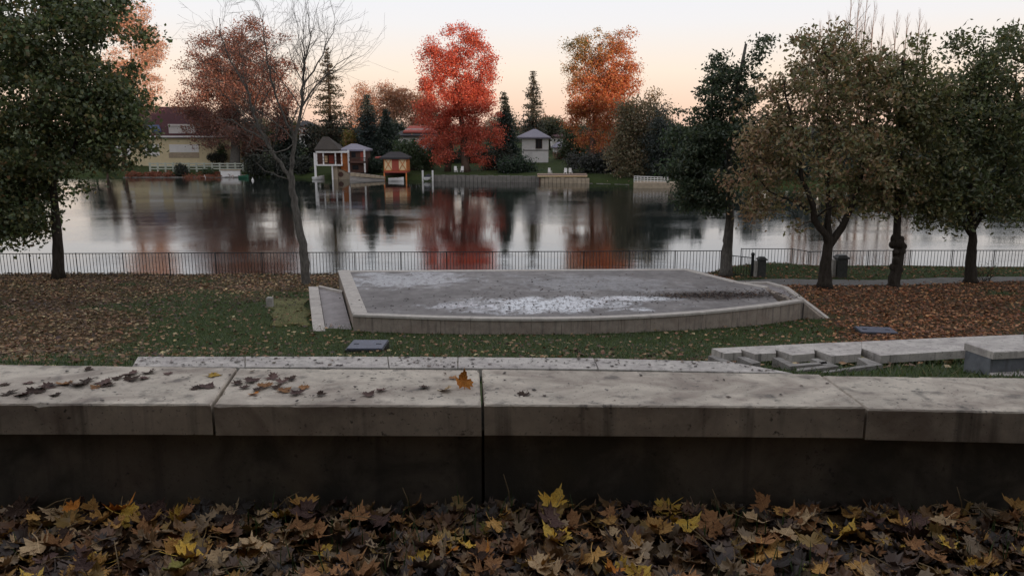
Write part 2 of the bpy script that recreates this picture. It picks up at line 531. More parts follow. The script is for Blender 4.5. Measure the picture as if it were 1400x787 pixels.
# saw-toothed row on the right, with its foundation kerbs
z4 = -3.1
t4 = thing('stone_bench', 'saw-toothed row of stepped stone slabs climbing to the right of the stage', 'bench', Pz(1150, 480, -3.4), 'stone seat rows of the open-air theatre')
far = [(973, 476), (1012, 474), (1060, 472), (1113, 469.5), (1178, 467), (1290, 462), (1400, 457.5), (1560, 451)]
saw = [((973, 476), (990, 483)), ((1013, 477.5), (1032, 484)), ((1060, 478), (1083, 485.5)), ((1113, 478), (1137, 487)), ((1178, 476.5), (1204, 486.5))]
ends = [(1014, 481.5), (1061, 482.5), (1114, 483), (1177, 484)]
for i, (lt, cr) in enumerate(saw):
    if i < 4:
        poly = [lt, cr, ends[i], saw[i + 1][0], far[i + 1], far[i]] if i else [far[0], cr, ends[0], saw[1][0], far[1]]
    else:
        poly = [lt, cr, (1325, 479), (1400, 474), (1400, 457.5), (1290, 462), (1178, 467)]
    pts = [Pz(a, b_, z4) for a, b_ in poly]
    c = sum(pts, Vector()) / len(pts)
    pts = [c + (q - c) * .997 for q in pts]
    MB().prism([(q.x, q.y) for q in pts], z4 - .11, z4 + .0015 * i).build('step_slab', M['bench2'], t4)
q = [Pz(a, b_, z4) for a, b_ in ((1400, 457.5), (1400, 474), (1560, 465), (1560, 450))]
MB().prism([(a.x * 1.001, a.y) for a in q], z4 - .11, z4 + .004).build('step_slab', M['bench2'], t4)
zk = -3.06
M['kerb_dark'] = stone_mat('kerb_stone', (0.27, 0.25, 0.23), stain=(0.1, 0.09, 0.08))
kerbs = [[(968, 486), (975, 485.5), (1000, 494), (990, 496)], [(1008, 487.5), (1018, 487), (1040, 495), (1028, 497)],
         [(1056, 488.5), (1066, 488), (1086, 497), (1130, 494), (1131, 496.5), (1080, 500.5)],
         [(1108, 490), (1118, 489.5), (1147, 500), (1087, 507), (1090, 503.5), (1128, 499)],
         [(1172, 489), (1182, 488.5), (1207, 498), (1130, 509), (1120, 508), (1187, 498)]]
for kx in kerbs:
    pts = [Pz(a, b_, zk) for a, b_ in kx]
    area = sum(pts[i - 1].x * pts[i].y - pts[i].x * pts[i - 1].y for i in range(len(pts)))
    if area < 0:
        pts.reverse()
    MB().prism([(a.x, a.y) for a in pts], zk - .35, zk).build('kerb', M['kerb_dark'], t4)

# ---------------------------------------------------------------- stage
ZS = -5.03
st = thing('open_air_stage', 'low grey concrete stage with curved stone front by the lake', 'stage', (1.2, 25, -5.6))
fl = Pz(482, 430, ZS); bl = Pz(462, 370, ZS); brc = Pz(940, 367.5, ZS); mr = Pz(1010, 385, ZS); fr = Pz(1098, 410.5, ZS)
front_px = [(482, 430), (560, 432.6), (640, 435), (740, 436.5), (820, 434.5), (900, 430.5), (980, 425.5), (1040, 419), (1098, 410.5)]
front = [Pz(a, b_, ZS) for a, b_ in front_px]
# smooth the arc through more points
fx_ = np.array([q.x for q in front]); fy_ = np.array([q.y for q in front])
cf = np.polyfit(fx_, fy_, 4)
arc = [Vector((x, float(np.polyval(cf, x)), ZS)) for x in np.linspace(fx_[0], fx_[-1], 33)]
mrb = Pz(1052, 392, ZS)
outline = arc + [mrb, mr, brc, bl]
# front cladding stones, one by one
npan = 16
for i in range(npan):
    a, b2 = arc[i * 2], arc[i * 2 + 2]
    mid = arc[i * 2 + 1]
    gapd = (b2 - a).normalized() * .004
    a2, b3 = a + gapd, b2 - gapd
    inn = Vector((0, .3, 0))
    z0 = Hs(mid.x, mid.y - .1) - .25
    MB().prism([(a2.x, a2.y), (mid.x, mid.y), (b3.x, b3.y), (b3.x, b3.y + .3), (mid.x, mid.y + .3), (a2.x, a2.y + .3)], z0, ZS - .05).build('front_stone', M['stage_wall'], st)
def strip(pts, width, side):
    """offset polyline to a ribbon polygon"""
    out = []
    for i, p in enumerate(pts):
        d = (pts[min(i + 1, len(pts) - 1)] - pts[max(i - 1, 0)]).normalized()
        out.append(p + Vector((-d.y, d.x, 0)) * width * side)
    return out
def ribbon(name, mat, parent, pts, width, side, z0, z1):
    o2 = strip(pts, width, side)
    poly = pts + o2[::-1] if side > 0 else o2 + pts[::-1]
    mb = MB()
    n_ = len(pts)
    for i in range(n_ - 1):
        q = [pts[i], pts[i + 1], o2[i + 1], o2[i]] if side > 0 else [o2[i], o2[i + 1], pts[i + 1], pts[i]]
        lo = [(a.x, a.y, z0) for a in q]; hi = [(a.x, a.y, z1) for a in q]
        b = len(mb.v)
        mb.v += lo + hi
        fs = [(3, 2, 1, 0), (4, 5, 6, 7), (0, 1, 5, 4), (2, 3, 7, 6)]
        if i == 0: fs.append((3, 0, 4, 7))
        if i == n_ - 2: fs.append((1, 2, 6, 5))
        for f in fs:
            mb.f.append(tuple(b + k for k in f)); mb.s.append(False)
    return mb.build(name, mat, parent)
for k in range(8):
    seg = [Vector(v) for v in arc[k * 4:k * 4 + 5]]
    seg = [v + Vector((0, -.035, 0)) for v in seg]
    d = (seg[-1] - seg[0]).normalized() * .004
    seg[0] = seg[0] + d; seg[-1] = seg[-1] - d
    ribbon('front_coping', M['coping'], st, seg, .26, 1, ZS - .05, ZS + .012)
# left coping from front corner to back
lc = [bl.lerp(arc[0], t) for t in (0.0, .24, .48, .72, .985)]
for a, b2 in zip(lc[:-1], lc[1:]):
    d = (b2 - a).normalized() * .004
    ribbon('side_coping', M['coping'], st, [a + d, b2 - d], .42, 1, ZS - .06, ZS + .014)
# back coping
bc = [bl.lerp(brc, t) for t in np.linspace(.03, 1, 8)]
for a, b2 in zip(bc[:-1], bc[1:]):
    ribbon('back_coping', M['coping'], st, [a, b2], .3, -1, ZS - .06, ZS + .011)
rc = [brc, brc.lerp(mr, .5), mr, mrb]
for a, b2 in zip(rc[:-1], rc[1:]):
    ribbon('side_coping', M['coping'], st, [a, b2], .3, -1, ZS - .06, ZS + .013)
# deck with wet puddles, their sky reflection painted pale into the colour
m, n, l, b = newmat('wet_stage_concrete_painted_sheen')
p = position(n)
c = ramp(n, l, noise(n, l, p, 2.2, 8, 0.7), [(0.3, (0.12, 0.108, 0.104)), (0.7, (0.27, 0.25, 0.24))])
big = noise(n, l, p, 0.55, 5, 0.6, 0.5)
c = mixc(n, l, ramp(n, l, big, [(0.42, g(0)), (0.66, g(0.6))]), c, (0.09, 0.08, 0.076))
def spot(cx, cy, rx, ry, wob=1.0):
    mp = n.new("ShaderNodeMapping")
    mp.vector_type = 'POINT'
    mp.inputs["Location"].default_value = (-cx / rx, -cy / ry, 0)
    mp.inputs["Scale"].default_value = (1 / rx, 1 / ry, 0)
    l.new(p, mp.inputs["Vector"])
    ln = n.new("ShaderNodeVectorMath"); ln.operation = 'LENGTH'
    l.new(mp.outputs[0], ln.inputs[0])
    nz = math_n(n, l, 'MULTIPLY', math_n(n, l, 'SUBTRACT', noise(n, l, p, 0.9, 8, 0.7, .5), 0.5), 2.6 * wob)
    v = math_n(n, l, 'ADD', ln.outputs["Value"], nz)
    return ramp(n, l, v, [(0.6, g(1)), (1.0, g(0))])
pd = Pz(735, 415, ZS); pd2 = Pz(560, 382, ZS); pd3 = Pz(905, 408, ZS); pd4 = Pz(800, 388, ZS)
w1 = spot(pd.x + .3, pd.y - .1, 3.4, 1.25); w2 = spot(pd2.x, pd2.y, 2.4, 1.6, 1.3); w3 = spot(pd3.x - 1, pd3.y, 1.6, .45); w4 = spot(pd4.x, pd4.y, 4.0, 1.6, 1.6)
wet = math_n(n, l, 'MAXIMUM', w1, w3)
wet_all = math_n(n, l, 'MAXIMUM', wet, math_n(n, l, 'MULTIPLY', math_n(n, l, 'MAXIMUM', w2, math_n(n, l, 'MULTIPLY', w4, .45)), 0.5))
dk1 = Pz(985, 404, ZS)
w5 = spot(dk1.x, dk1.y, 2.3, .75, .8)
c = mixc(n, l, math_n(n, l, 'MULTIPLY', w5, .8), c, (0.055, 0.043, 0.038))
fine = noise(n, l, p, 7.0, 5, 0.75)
film_sheen = math_n(n, l, 'MULTIPLY', wet_all, ramp(n, l, fine, [(0.36, g(0.05)), (0.52, g(1))]))
c = mixc(n, l, math_n(n, l, 'MULTIPLY', film_sheen, 0.85), c, (0.56, 0.57, 0.60))  # bluish-white sky sheen of the water film, mixed into base colour
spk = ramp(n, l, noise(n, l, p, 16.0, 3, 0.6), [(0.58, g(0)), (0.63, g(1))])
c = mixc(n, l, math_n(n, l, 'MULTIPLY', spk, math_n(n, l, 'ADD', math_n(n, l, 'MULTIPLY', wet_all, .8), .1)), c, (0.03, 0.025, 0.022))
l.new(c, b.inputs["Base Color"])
l.new(ramp(n, l, film_sheen, [(0.0, g(0.8)), (0.9, g(0.12))]), b.inputs["Roughness"])
b.inputs["IOR"].default_value = 1.4
bump(n, l, b, noise(n, l, p, 40.0, 5, 0.7), 0.12, 0.01)
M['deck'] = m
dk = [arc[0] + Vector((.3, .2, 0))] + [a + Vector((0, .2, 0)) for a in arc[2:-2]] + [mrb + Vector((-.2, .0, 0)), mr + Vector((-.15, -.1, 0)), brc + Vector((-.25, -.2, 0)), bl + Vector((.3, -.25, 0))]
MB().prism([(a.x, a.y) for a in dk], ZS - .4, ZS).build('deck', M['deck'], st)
# left, back and right retaining sides under the copings
for nm, a, b2 in (('side_wall', bl, arc[0]), ('back_wall', brc, bl), ('side_wall', mr, brc), ('side_wall', arc[-1], mrb)):
    d = (b2 - a).normalized(); nn = Vector((-d.y, d.x, 0))
    q = [a + d * .05 + nn * .02, b2 - d * .05 + nn * .02, b2 - d * .05 + nn * .22, a + d * .05 + nn * .22]
    MB().prism([(v.x, v.y) for v in q], -6.3, ZS - .06).build(nm, M['stage_wall'], st)
# left ramp
M['ramp'] = simple('ramp_concrete', (0.26, 0.235, 0.23), 0.85, 0.25, 4, 0.2)
def hz(px, py, z): return Pz(px, py, z)
zr0 = Hs(-5.0, 22.0) + .02
ra, rb_ = hz(428, 452, -5.47), hz(445, 452, -5.47)
rc_, rd = hz(422, 391.5, -5.22), hz(435, 391.5, -5.22)
rp = thing('access_ramp', 'grey concrete ramp with pale kerb on the mossy side of the stage', 'ramp', (-5.2, 23.5, -5.7))
def sloped(name, mat, q, drop=.5):
    MB().hexa([(v.x, v.y, v.z - drop) for v in q], [(v.x, v.y, v.z) for v in q]).build(name, mat, rp)
mid = lambda a, b2, t: a.lerp(b2, t)
for t0, t1 in ((0, .33), (.335, .665), (.67, 1)):
    sloped('kerb', M['coping'], [mid(ra, rc_, t0), mid(rb_, rd, t0), mid(rb_, rd, t1), mid(ra, rc_, t1)], .6)
re, rf = hz(481, 451, -5.50), hz(468, 391, -5.27)
rb2, rd2 = rb_ + Vector((.02, 0, -.05)), rd + Vector((.02, 0, -.06))
sl = bl.lerp(arc[0], .36)
edge0 = arc[0] + Vector((-.06, .12, 0)); edge0.z = rb2.z
edge1 = bl.lerp(arc[0], .42) + Vector((-.05, 0, 0)); edge1.z = rd2.z
sloped('ramp_surface', M['ramp'], [rb2, edge0, edge1, rd2], .5)
mb = MB()
e0, e1 = rd.copy(), edge1.copy()
mb.prism([(e0.x + .01, e0.y), (e1.x, e1.y), (e1.x, e1.y + .16), (e0.x + .01, e0.y + .16)], -6.1, rd.z + .01)
mb.build('end_kerb', M['coping'], rp)
# right ramp
rq = thing('access_ramp', 'pale kerbed concrete ramp at the leaf-covered side of the stage', 'ramp', (9.3, 24.5, -5.7))
k_top = [Pz(1012, 385.5, -5.06), Pz(1050, 384.5, -5.06), Pz(1078, 392, -5.06), Pz(1101, 409, -5.10), Pz(1134, 434, -5.56)]
for i in range(len(k_top) - 1):
    a, b2 = k_top[i], k_top[i + 1]
    d = (b2 - a); d.z = 0; d.normalize(); nn = Vector((d.y, -d.x, 0)) * .17
    if nn.y > 0 and i < 1: nn = -nn
    q = [a, b2, b2 + nn, a + nn]
    ar = sum(q[k - 1].x * q[k].y - q[k].x * q[k - 1].y for k in range(4))
    if ar < 0: q.reverse()
    MB().hexa([(v.x, v.y, v.z - .7) for v in q], [(v.x, v.y, v.z + .001 * i) for v in q]).build('kerb', M['coping'], rq)
q = [arc[-1] + Vector((.03, .0, -.08)), k_top[3] + Vector((-.12, 0, -.06)), k_top[2] + Vector((-.15, -.05, -.07)), k_top[1] + Vector((-.1, -.15, -.07)), k_top[0] + Vector((.1, -.1, -.07)), mrb + Vector((.04, 0, -.08))]
MB().hexa([(v.x, v.y, v.z - .5) for v in q], [tuple(v) for v in q]).build('ramp_surface', M['ramp'], rq)
q = [arc[-1] + Vector((.03, -.02, -.09)), k_top[4] + Vector((-.25, -.1, -.02)), k_top[4] + Vector((-.1, .0, -.02)), k_top[3] + Vector((-.10, 0, -.09))]
MB().hexa([(v.x, v.y, v.z - .5) for v in q], [tuple(v) for v in q]).build('ramp_end', M['stage_wall'], rq)

# mossy slab and its little post on the left
zg = -5.66
q = [Pz(a, b_, -5.62) for a, b_ in ((371, 452), (424, 452), (420, 403), (373, 402))]
ms = MB()
nn_ = 8
mg = [[q[0].lerp(q[1], i / nn_).lerp(q[3].lerp(q[2], i / nn_), j / nn_) + (Vector((random.uniform(-.14, .14), random.uniform(-.22, .22), 0)) if i in (0, nn_) or j in (0, nn_) else Vector()) for i in range(nn_ + 1)] for j in range(nn_ + 1)]
vs = [(v.x, v.y, Hs(v.x, v.y) + .035 + random.uniform(-.012, .012)) for row in mg for v in row]
fs = [(j * (nn_ + 1) + i, j * (nn_ + 1) + i + 1, (j + 1) * (nn_ + 1) + i + 1, (j + 1) * (nn_ + 1) + i) for j in range(nn_) for i in range(nn_)]
ms.add(vs, fs, True)
bt = [(x, y, z - .2) for x, y, z in vs]
rim = [j for j in range(nn_ + 1)] + [(j + 1) * (nn_ + 1) + nn_ for j in range(nn_)] + [nn_ * (nn_ + 1) + i for i in range(nn_ - 1, -1, -1)] + [j * (nn_ + 1) for j in range(nn_ - 1, 0, -1)]
b0 = len(ms.v)
ms.v += [bt[i] for i in rim]
for k in range(len(rim)):
    k2 = (k + 1) % len(rim)
    ms.f.append((rim[k], b0 + k, b0 + k2, rim[k2])); ms.s.append(False)
tag(ms.build('mossy_slab', M['moss'], at=tuple(q[0].lerp(q[2], .5))), 'flat yellow-green mossy slab in the lawn beside the stage ramp', 'slab')
pp = Pz(369.5, 419, -5.66)
mb = MB(); hz0 = Hs(pp.x, pp.y)
mb.slab([(pp.x - .1, pp.y - .1), (pp.x + .1, pp.y - .1), (pp.x + .1, pp.y + .08), (pp.x - .1, pp.y + .08)], hz0 - .2, hz0 + .36, .02)
tag(mb.build('marker_stone', M['pillar'], at=(pp.x, pp.y, hz0)), 'small upright grey marker stone at the corner of the mossy slab', 'stone')
# dark steel cover plates
def plate(px, py, w, d_, label, yaw):
    c = Pz(px, py, -4.75 if py < 465 else -4.7)
    # find where the ray meets the lawn
    dd = ray(px, py); t = 5.0
    while dd[2] * t > Hs(dd[0] * t, dd[1] * t): t += .02
    c = Vector((dd[0] * t, dd[1] * t, Hs(dd[0] * t, dd[1] * t)))
    o = thing('cover_plate', label, 'cover plate', c, 'steel cover plates in the lawn')
    sl = -.03; c.z = Hs(c.x, c.y - d_ / 2) + .0
    def q(w, d_, z):
        pts = []
        for x, y in ((-w / 2, -d_ / 2), (w / 2, -d_ / 2), (w / 2, d_ / 2), (-w / 2, d_ / 2)):
            X_ = x * math.cos(yaw) - y * math.sin(yaw); Y_ = x * math.sin(yaw) + y * math.cos(yaw)
            pts.append((c.x + X_, c.y + Y_, c.z + Y_ * sl + z))
        return pts
    MB().hexa(q(w, d_, -.5), q(w, d_, .05)).build('frame', M['iron'], o)
    MB().hexa(q(w * .94, d_ * .9, .04), q(w * .94, d_ * .9, .075)).build('lid', M['plate'], o)
    for s in (-.3, .3):
        mb = MB()
        cx, cy = c.x + w * s * math.cos(yaw), c.y + w * s * math.sin(yaw)
        mb.box((cx, cy, c.z + .08), (.12, .03, .012), yaw).build('lifting_handle', M['iron'], o)
plate(503, 479, .88, .95, 'blue-grey steel cover plate in the grass before the curved stage front', 0.0)
plate(1197, 456, 1.0, .8, 'dark steel cover plate lying in the leaves behind the saw-toothed row', -.15)
# ---------------------------------------------------------------- foliage tools
def leaf_mat(name, trans=0.45, rough=0.6, gloss=0.06):
    m = bpy.data.materials.new(name)
    m.use_nodes = True
    n, l = m.node_tree.nodes, m.node_tree.links
    n.clear()
    out = n.new("ShaderNodeOutputMaterial")
    at = n.new("ShaderNodeAttribute"); at.attribute_name = "col"
    d = n.new("ShaderNodeBsdfDiffuse"); tr = n.new("ShaderNodeBsdfTranslucent")
    l.new(at.outputs["Color"], d.inputs[0]); l.new(at.outputs["Color"], tr.inputs[0])
    mx = n.new("ShaderNodeMixShader"); mx.inputs[0].default_value = trans
    l.new(d.outputs[0], mx.inputs[1]); l.new(tr.outputs[0], mx.inputs[2])
    gl = n.new("ShaderNodeBsdfGlossy"); gl.inputs["Roughness"].default_value = rough
    gl.inputs["Color"].default_value = (0.8, 0.8, 0.8, 1)
    m2 = n.new("ShaderNodeMixShader"); m2.inputs[0].default_value = gloss
    l.new(mx.outputs[0], m2.inputs[1]); l.new(gl.outputs[0], m2.inputs[2])
    l.new(m2.outputs[0], out.inputs[0])
    return m
M['leaf'] = leaf_mat('tree_leaves')
M['litter'] = leaf_mat('fallen_leaves', 0.1, 0.5, 0.05)
def bark_mat(name, a, b_):
    m, n, l, b = newmat(name)
    p = scalev(n, l, position(n), (1, 1, .25))
    c = ramp(n, l, noise(n, l, p, 14.0, 6, .7), [(.3, a), (.7, b_)])
    l.new(c, b.inputs["Base Color"]); b.inputs["Roughness"].default_value = .95
    b.inputs["Specular IOR Level"].default_value = .1
    bump(n, l, b, noise(n, l, p, 30, 5, .7), .7, .02)
    return m
M['bark'] = bark_mat('dark_bark', (.018, .014, .011), (.06, .05, .04))
M['bark_grey'] = bark_mat('grey_bark', (.05, .046, .042), (.17, .155, .135))
M['bark_pale'] = bark_mat('pale_twig_bark', (.14, .12, .11), (.28, .24, .22))
M['bark_red'] = bark_mat('reddish_bark', (.06, .04, .03), (.16, .11, .085))

def unit(a):
    return a / np.maximum(np.linalg.norm(a, axis=1, keepdims=True), 1e-9)
def leaf_cloud(P, size, cols, bias=None, bias_w=0.0, aspect=.62, cup=.12, szvar=.35):
    """one small folded two-triangle leaf at each point"""
    n = len(P)
    d = unit(rng.normal(size=(n, 3)))
    if bias is not None:
        d = unit(d + bias * bias_w)
    s = unit(np.cross(d, rng.normal(size=(n, 3))))
    nn = np.cross(d, s)
    L = (size * (1 + rng.uniform(-szvar, szvar, n)))[:, None]
    W = L * aspect
    a = P - d * L * .5; t = P + d * L * .5
    m1 = P + s * W * .5 + nn * L * cup; m2 = P - s * W * .5 + nn * L * cup
    V = np.stack([a, m1, t, m2], 1).reshape(-1, 3)
    b = np.arange(n)[:, None] * 4
    F = np.concatenate([b + [0, 1, 2], b + [0, 2, 3]], 1).reshape(-1, 3)
    return V, F, np.repeat(cols, 4, 0)
def jitter(base, P, val=.3, hue=.12):
    n = len(P)
    c = np.asarray(base, float)
    if c.ndim == 1:
        c = np.tile(c, (n, 1))
    c = c * (1 + rng.uniform(-val, val, (n, 1)))
    c = c * (1 + rng.uniform(-hue, hue, (n, 3)))
    return np.clip(c, .003, .9)
def pick(cols, w, n):
    return np.asarray(cols)[rng.choice(len(cols), n, p=np.array(w) / sum(w))]

def ell_points(ells, n, inner=.42):
    w = np.array([e[6] if len(e) > 6 else e[3] * e[4] * e[5] for e in ells], float)
    k = rng.choice(len(ells), n, p=w / w.sum())
    E = np.array([e[:6] for e in ells], float)[k]
    d = unit(rng.normal(size=(n, 3)))
    r = rng.uniform(0, 1, n) ** inner
    return E[:, :3] + d * r[:, None] * E[:, 3:6]

def tree_thing(name, label, base, group=None):
    return thing(name, label, 'tree', base, group)
def finish_tree(t, wood, V=None, F=None, C=None, bark='bark', leafmat='leaf', crown='crown'):
    wood.build('trunk', M[bark], t)
    if V is not None and len(V):
        o = worldloc(t)
        me = np_mesh(crown, V - np.array(o), F, C)
        link(crown, me, t, M[leafmat])

def broadleaf(name, label, base, trunk, tr, ells, n_clump, clump_r, n_leaf, size, palette, bark='bark', group=None, inner=.42, lift=.25, flat=.75, limb=.02, twigs=0, nseg=7, gauss=.55, bark_jit=.06, limbs=()):
    """trunk: list of points from the base up; ells: lobes of the crown (x,y,z,rx,ry,rz[,weight])"""
    t = tree_thing(name, label, base, group)
    wood = MB()
    trunk = [Vector(p) for p in trunk]
    # resample trunk
    pts = []; rad = []
    m_ = len(trunk) - 1
    for i in range(m_):
        for k in range(4):
            f = (i + k / 4) / m_
            pts.append(trunk[i].lerp(trunk[i + 1], k / 4)); rad.append(tr * (1 - .78 * f) * (1.25 if i + k == 0 else 1.0))
    pts.append(trunk[-1]); rad.append(tr * .2)
    wood.tube(pts, rad, max(7, nseg), jit=bark_jit)
    C = ell_points(ells, n_clump, inner)
    tz = base[2] + (.3 if not limbs else .75) * (trunk[-1].z - base[2])
    nodes = [np.array(p) for p in pts if p.z > tz]; nrad = [r for p, r in zip(pts, rad) if p.z > tz]
    for lp_, lr in limbs:
        fine = []; fr2 = []
        for i in range(len(lp_) - 1):
            for k in range(3):
                fine.append(Vector(lp_[i]).lerp(Vector(lp_[i + 1]), k / 3) + Vector(rng.normal(size=3) * .04 * (i + k > 0))); fr2.append(lr * (1 - .85 * (i + k / 3) / (len(lp_) - 1)))
        fine.append(Vector(lp_[-1])); fr2.append(lr * .15)
        wood.tube(fine, fr2, 7, jit=.05, cap=False)
        nodes += [np.array(p) for p in fine[2:]]; nrad += fr2[2:]
    order = np.argsort(np.linalg.norm(C - np.array(pts[len(pts) * 2 // 3]), axis=1))
    for ci in order:
        c = C[ci]
        N = np.array(nodes)
        dv = c - N
        dist = np.linalg.norm(dv, axis=1)
        cost = dist * (1 + 1.2 * np.clip((N[:, 2] - c[2]) / np.maximum(dist, .1) + .25, 0, 2))
        k = int(np.argmin(cost))
        a = N[k]; Ld = dist[k]
        r0 = min(nrad[k] * .8, limb * (.5 + .55 * Ld))
        side = rng.normal(size=3) * .08 * Ld
        p1 = a + (c - a) * .35 + side + np.array([0, 0, lift * .4 * Ld]); p2 = a + (c - a) * .7 + side * .6 + np.array([0, 0, lift * .35 * Ld])
        wood.tube([a, p1, p2, c], [r0, r0 * .8, r0 * .6, r0 * .35], 5 if r0 > .05 else 4, cap=False)
        nodes += [p1, p2, c]; nrad += [r0 * .8, r0 * .65, r0 * .5]
    R = clump_r * rng.uniform(.45, 1.6, n_clump)
    cnt = np.maximum(1, (n_leaf * R ** 2 / (R ** 2).sum())).astype(int)
    rep = np.repeat(np.arange(n_clump), cnt)
    off = rng.normal(size=(len(rep), 3)) * gauss
    off[:, 2] *= flat
    P = C[rep] + off * R[rep][:, None]
    if twigs:
        for ci in rng.choice(n_clump, min(twigs, n_clump), replace=False):
            for _ in range(3):
                e = C[ci] + rng.normal(size=3) * R[ci] * .7 + np.array([0, 0, .3 * R[ci]])
                wood.tube([C[ci], (C[ci] + e) / 2 + rng.normal(size=3) * .05, e], [.014, .010, .004], 3, cap=False)
    cols = palette(P)
    V, F, K = leaf_cloud(P, size, cols, unit(off), .4, rng.uniform(.45, .75), .12, .6)
    finish_tree(t, wood, V, F, K, bark)
    return t

def conifer(name, label, base, height, radius, n_lv, per, size, palette, droop=.25, low=.06, bark='bark', group=None, density=1.0, power=.85, ragged=.25):
    t = tree_thing(name, label, base, group)
    wood = MB()
    b = np.array(base)
    lean = rng.normal(size=2) * .01 * height
    top = b + np.array([lean[0], lean[1], height])
    wood.tube([b - [0, 0, .3], b + (top - b) * .5, top], [radius * .07 + .08, radius * .045 + .04, .02], 7)
    Ps = []; Bs = []
    for i in range(n_lv):
        f = low + (1 - low) * (i + rng.uniform(-.3, .3)) / n_lv
        f = min(max(f, low), .995)
        L0 = radius * (1 - f) ** power * (1.0 if f > low + .1 else .8) + .12
        o = b + (top - b) * f
        for k in range(per):
            a = rng.uniform(0, 2 * math.pi)
            L = L0 * (1 + rng.uniform(-ragged * 1.6, ragged))
            dr = np.array([math.cos(a), math.sin(a), -droop * rng.uniform(.5, 1.4)])
            e = o + dr * L + np.array([0, 0, .12 * L])
            mid_ = o + dr * L * .55 + np.array([0, 0, .02 * L])
            wood.tube([o, mid_, e], [.02 + .012 * L, .012 + .006 * L, .006], 3, cap=False)
            nl = max(3, int(density * L / size * 3.2))
            s = rng.uniform(.12, 1.05, nl)[:, None]
            pp = o + (e - o) * s + rng.normal(size=(nl, 3)) * np.array([1, 1, .6]) * (size * .45 + .07 * L * s)
            Ps.append(pp); Bs.append(np.tile(dr, (nl, 1)))
    P = np.concatenate(Ps); B = np.concatenate(Bs)
    V, F, K = leaf_cloud(P, size, palette(P), unit(B), 1.0, .5)
    finish_tree(t, wood, V, F, K, bark)
    return t

def bare_branch(wood, p, d, L, r, lvl, up, spread, tips, maxl, kink=.16):
    n = 4 if lvl < 3 else 3
    pts = [p]; rad = [r]
    cur = p.copy(); dd = d / np.linalg.norm(d)
    for i in range(n):
        dd = dd + rng.normal(size=3) * kink + np.array([0, 0, up])
        dd /= np.linalg.norm(dd)
        cur = cur + dd * L / n
        pts.append(cur.copy()); rad.append(max(.0035, r * (1 - .55 * (i + 1) / n)))
    wood.tube(pts, rad, 6 if r > .06 else 4 if r > .02 else 3, cap=False)
    if lvl >= maxl:
        tips.append(cur); return
    k = [4, 4, 4, 4, 3][min(lvl, 4)]
    for j in range(k):
        f = .35 + .65 * (j + rng.uniform(0, 1)) / k
        i = min(n - 1, int(f * n))
        q = pts[i] + (pts[i + 1] - pts[i]) * (f * n - i)
        nd = dd + rng.normal(size=3) * spread
        bare_branch(wood, q, nd, L * rng.uniform(.5, .78), rad[i] * rng.uniform(.5, .68), lvl + 1, up, spread, tips, maxl, kink)

# ---------------------------------------------------------------- trees on the near shore
def at_ground(px, py, y0=8):
    d = ray(px, py); t = y0
    while d[2] * t > Hs(d[0] * t, d[1] * t) and t < 400:
        t += .05
    return Vector((d[0] * t, d[1] * t, Hs(d[0] * t, d[1] * t)))
def E(px, py, Yd, rx, rz, ry=None, dy=0, w=None):
    """crown lobe whose middle stands at depth Yd (metres), radii given in metres"""
    c = Py(px, py, Yd + dy)
    r = (c.x, c.y, c.z, rx, ry or rx, rz)
    return r + (w,) if w else r
near_group = 'trees along the near lakeside lawn'
# leafy green tree on the left
bb = at_ground(80, 381)
YL = bb.y
gp = lambda P: jitter(pick([(.10, .13, .042), (.14, .16, .05), (.07, .10, .036), (.22, .19, .06), (.22, .14, .055)], [5, 4, 5, 1.5, .6], len(P)), P, .35)
broadleaf('broadleaf_tree', 'big dark green leafy tree overhanging the railing left of the yellow house', bb,
          [bb, Py(79, 330, YL), Py(74, 270, YL), Py(68, 220, YL), Py(66, 190, YL)], .25,
          [E(60, 110, YL, 3.4, 4.2), E(125, 150, YL, 2.1, 2.2, 2.4), E(40, 230, YL, 2.2, 1.8), E(70, 0, YL, 3.2, 2.8), E(18, 275, YL, 1.6, 1.6, 1.6, 0, 30), E(-10, 240, YL, 1.8, 2.0), E(130, 70, YL, 1.9, 2.2, 2.2), E(-40, 150, YL, 3.2, 4.5), E(110, 215, YL, 1.7, 1.3), E(135, 15, YL, 1.3, 1.2), E(156, 145, YL, 1.3, 1.6, 1.6, 0, 14), E(158, 205, YL, 1.3, 1.1, 1.4, 0, 10), E(165, 85, YL, .9, 1.2), E(150, 240, YL, .9, .5)],
          430, .72, 76000, .155, gp, 'bark', near_group, inner=.5, flat=.6, gauss=.44, limbs=[([Py(69, 225, YL), Py(58, 150, YL + .3), Py(70, 60, YL), Py(55, -60, YL)], .14), ([Py(72, 250, YL), Py(100, 200, YL), Py(125, 140, YL), Py(140, 60, YL)], .11), ([Py(73, 262, YL), Py(45, 225, YL), Py(10, 190, YL), Py(-30, 120, YL)], .11)])
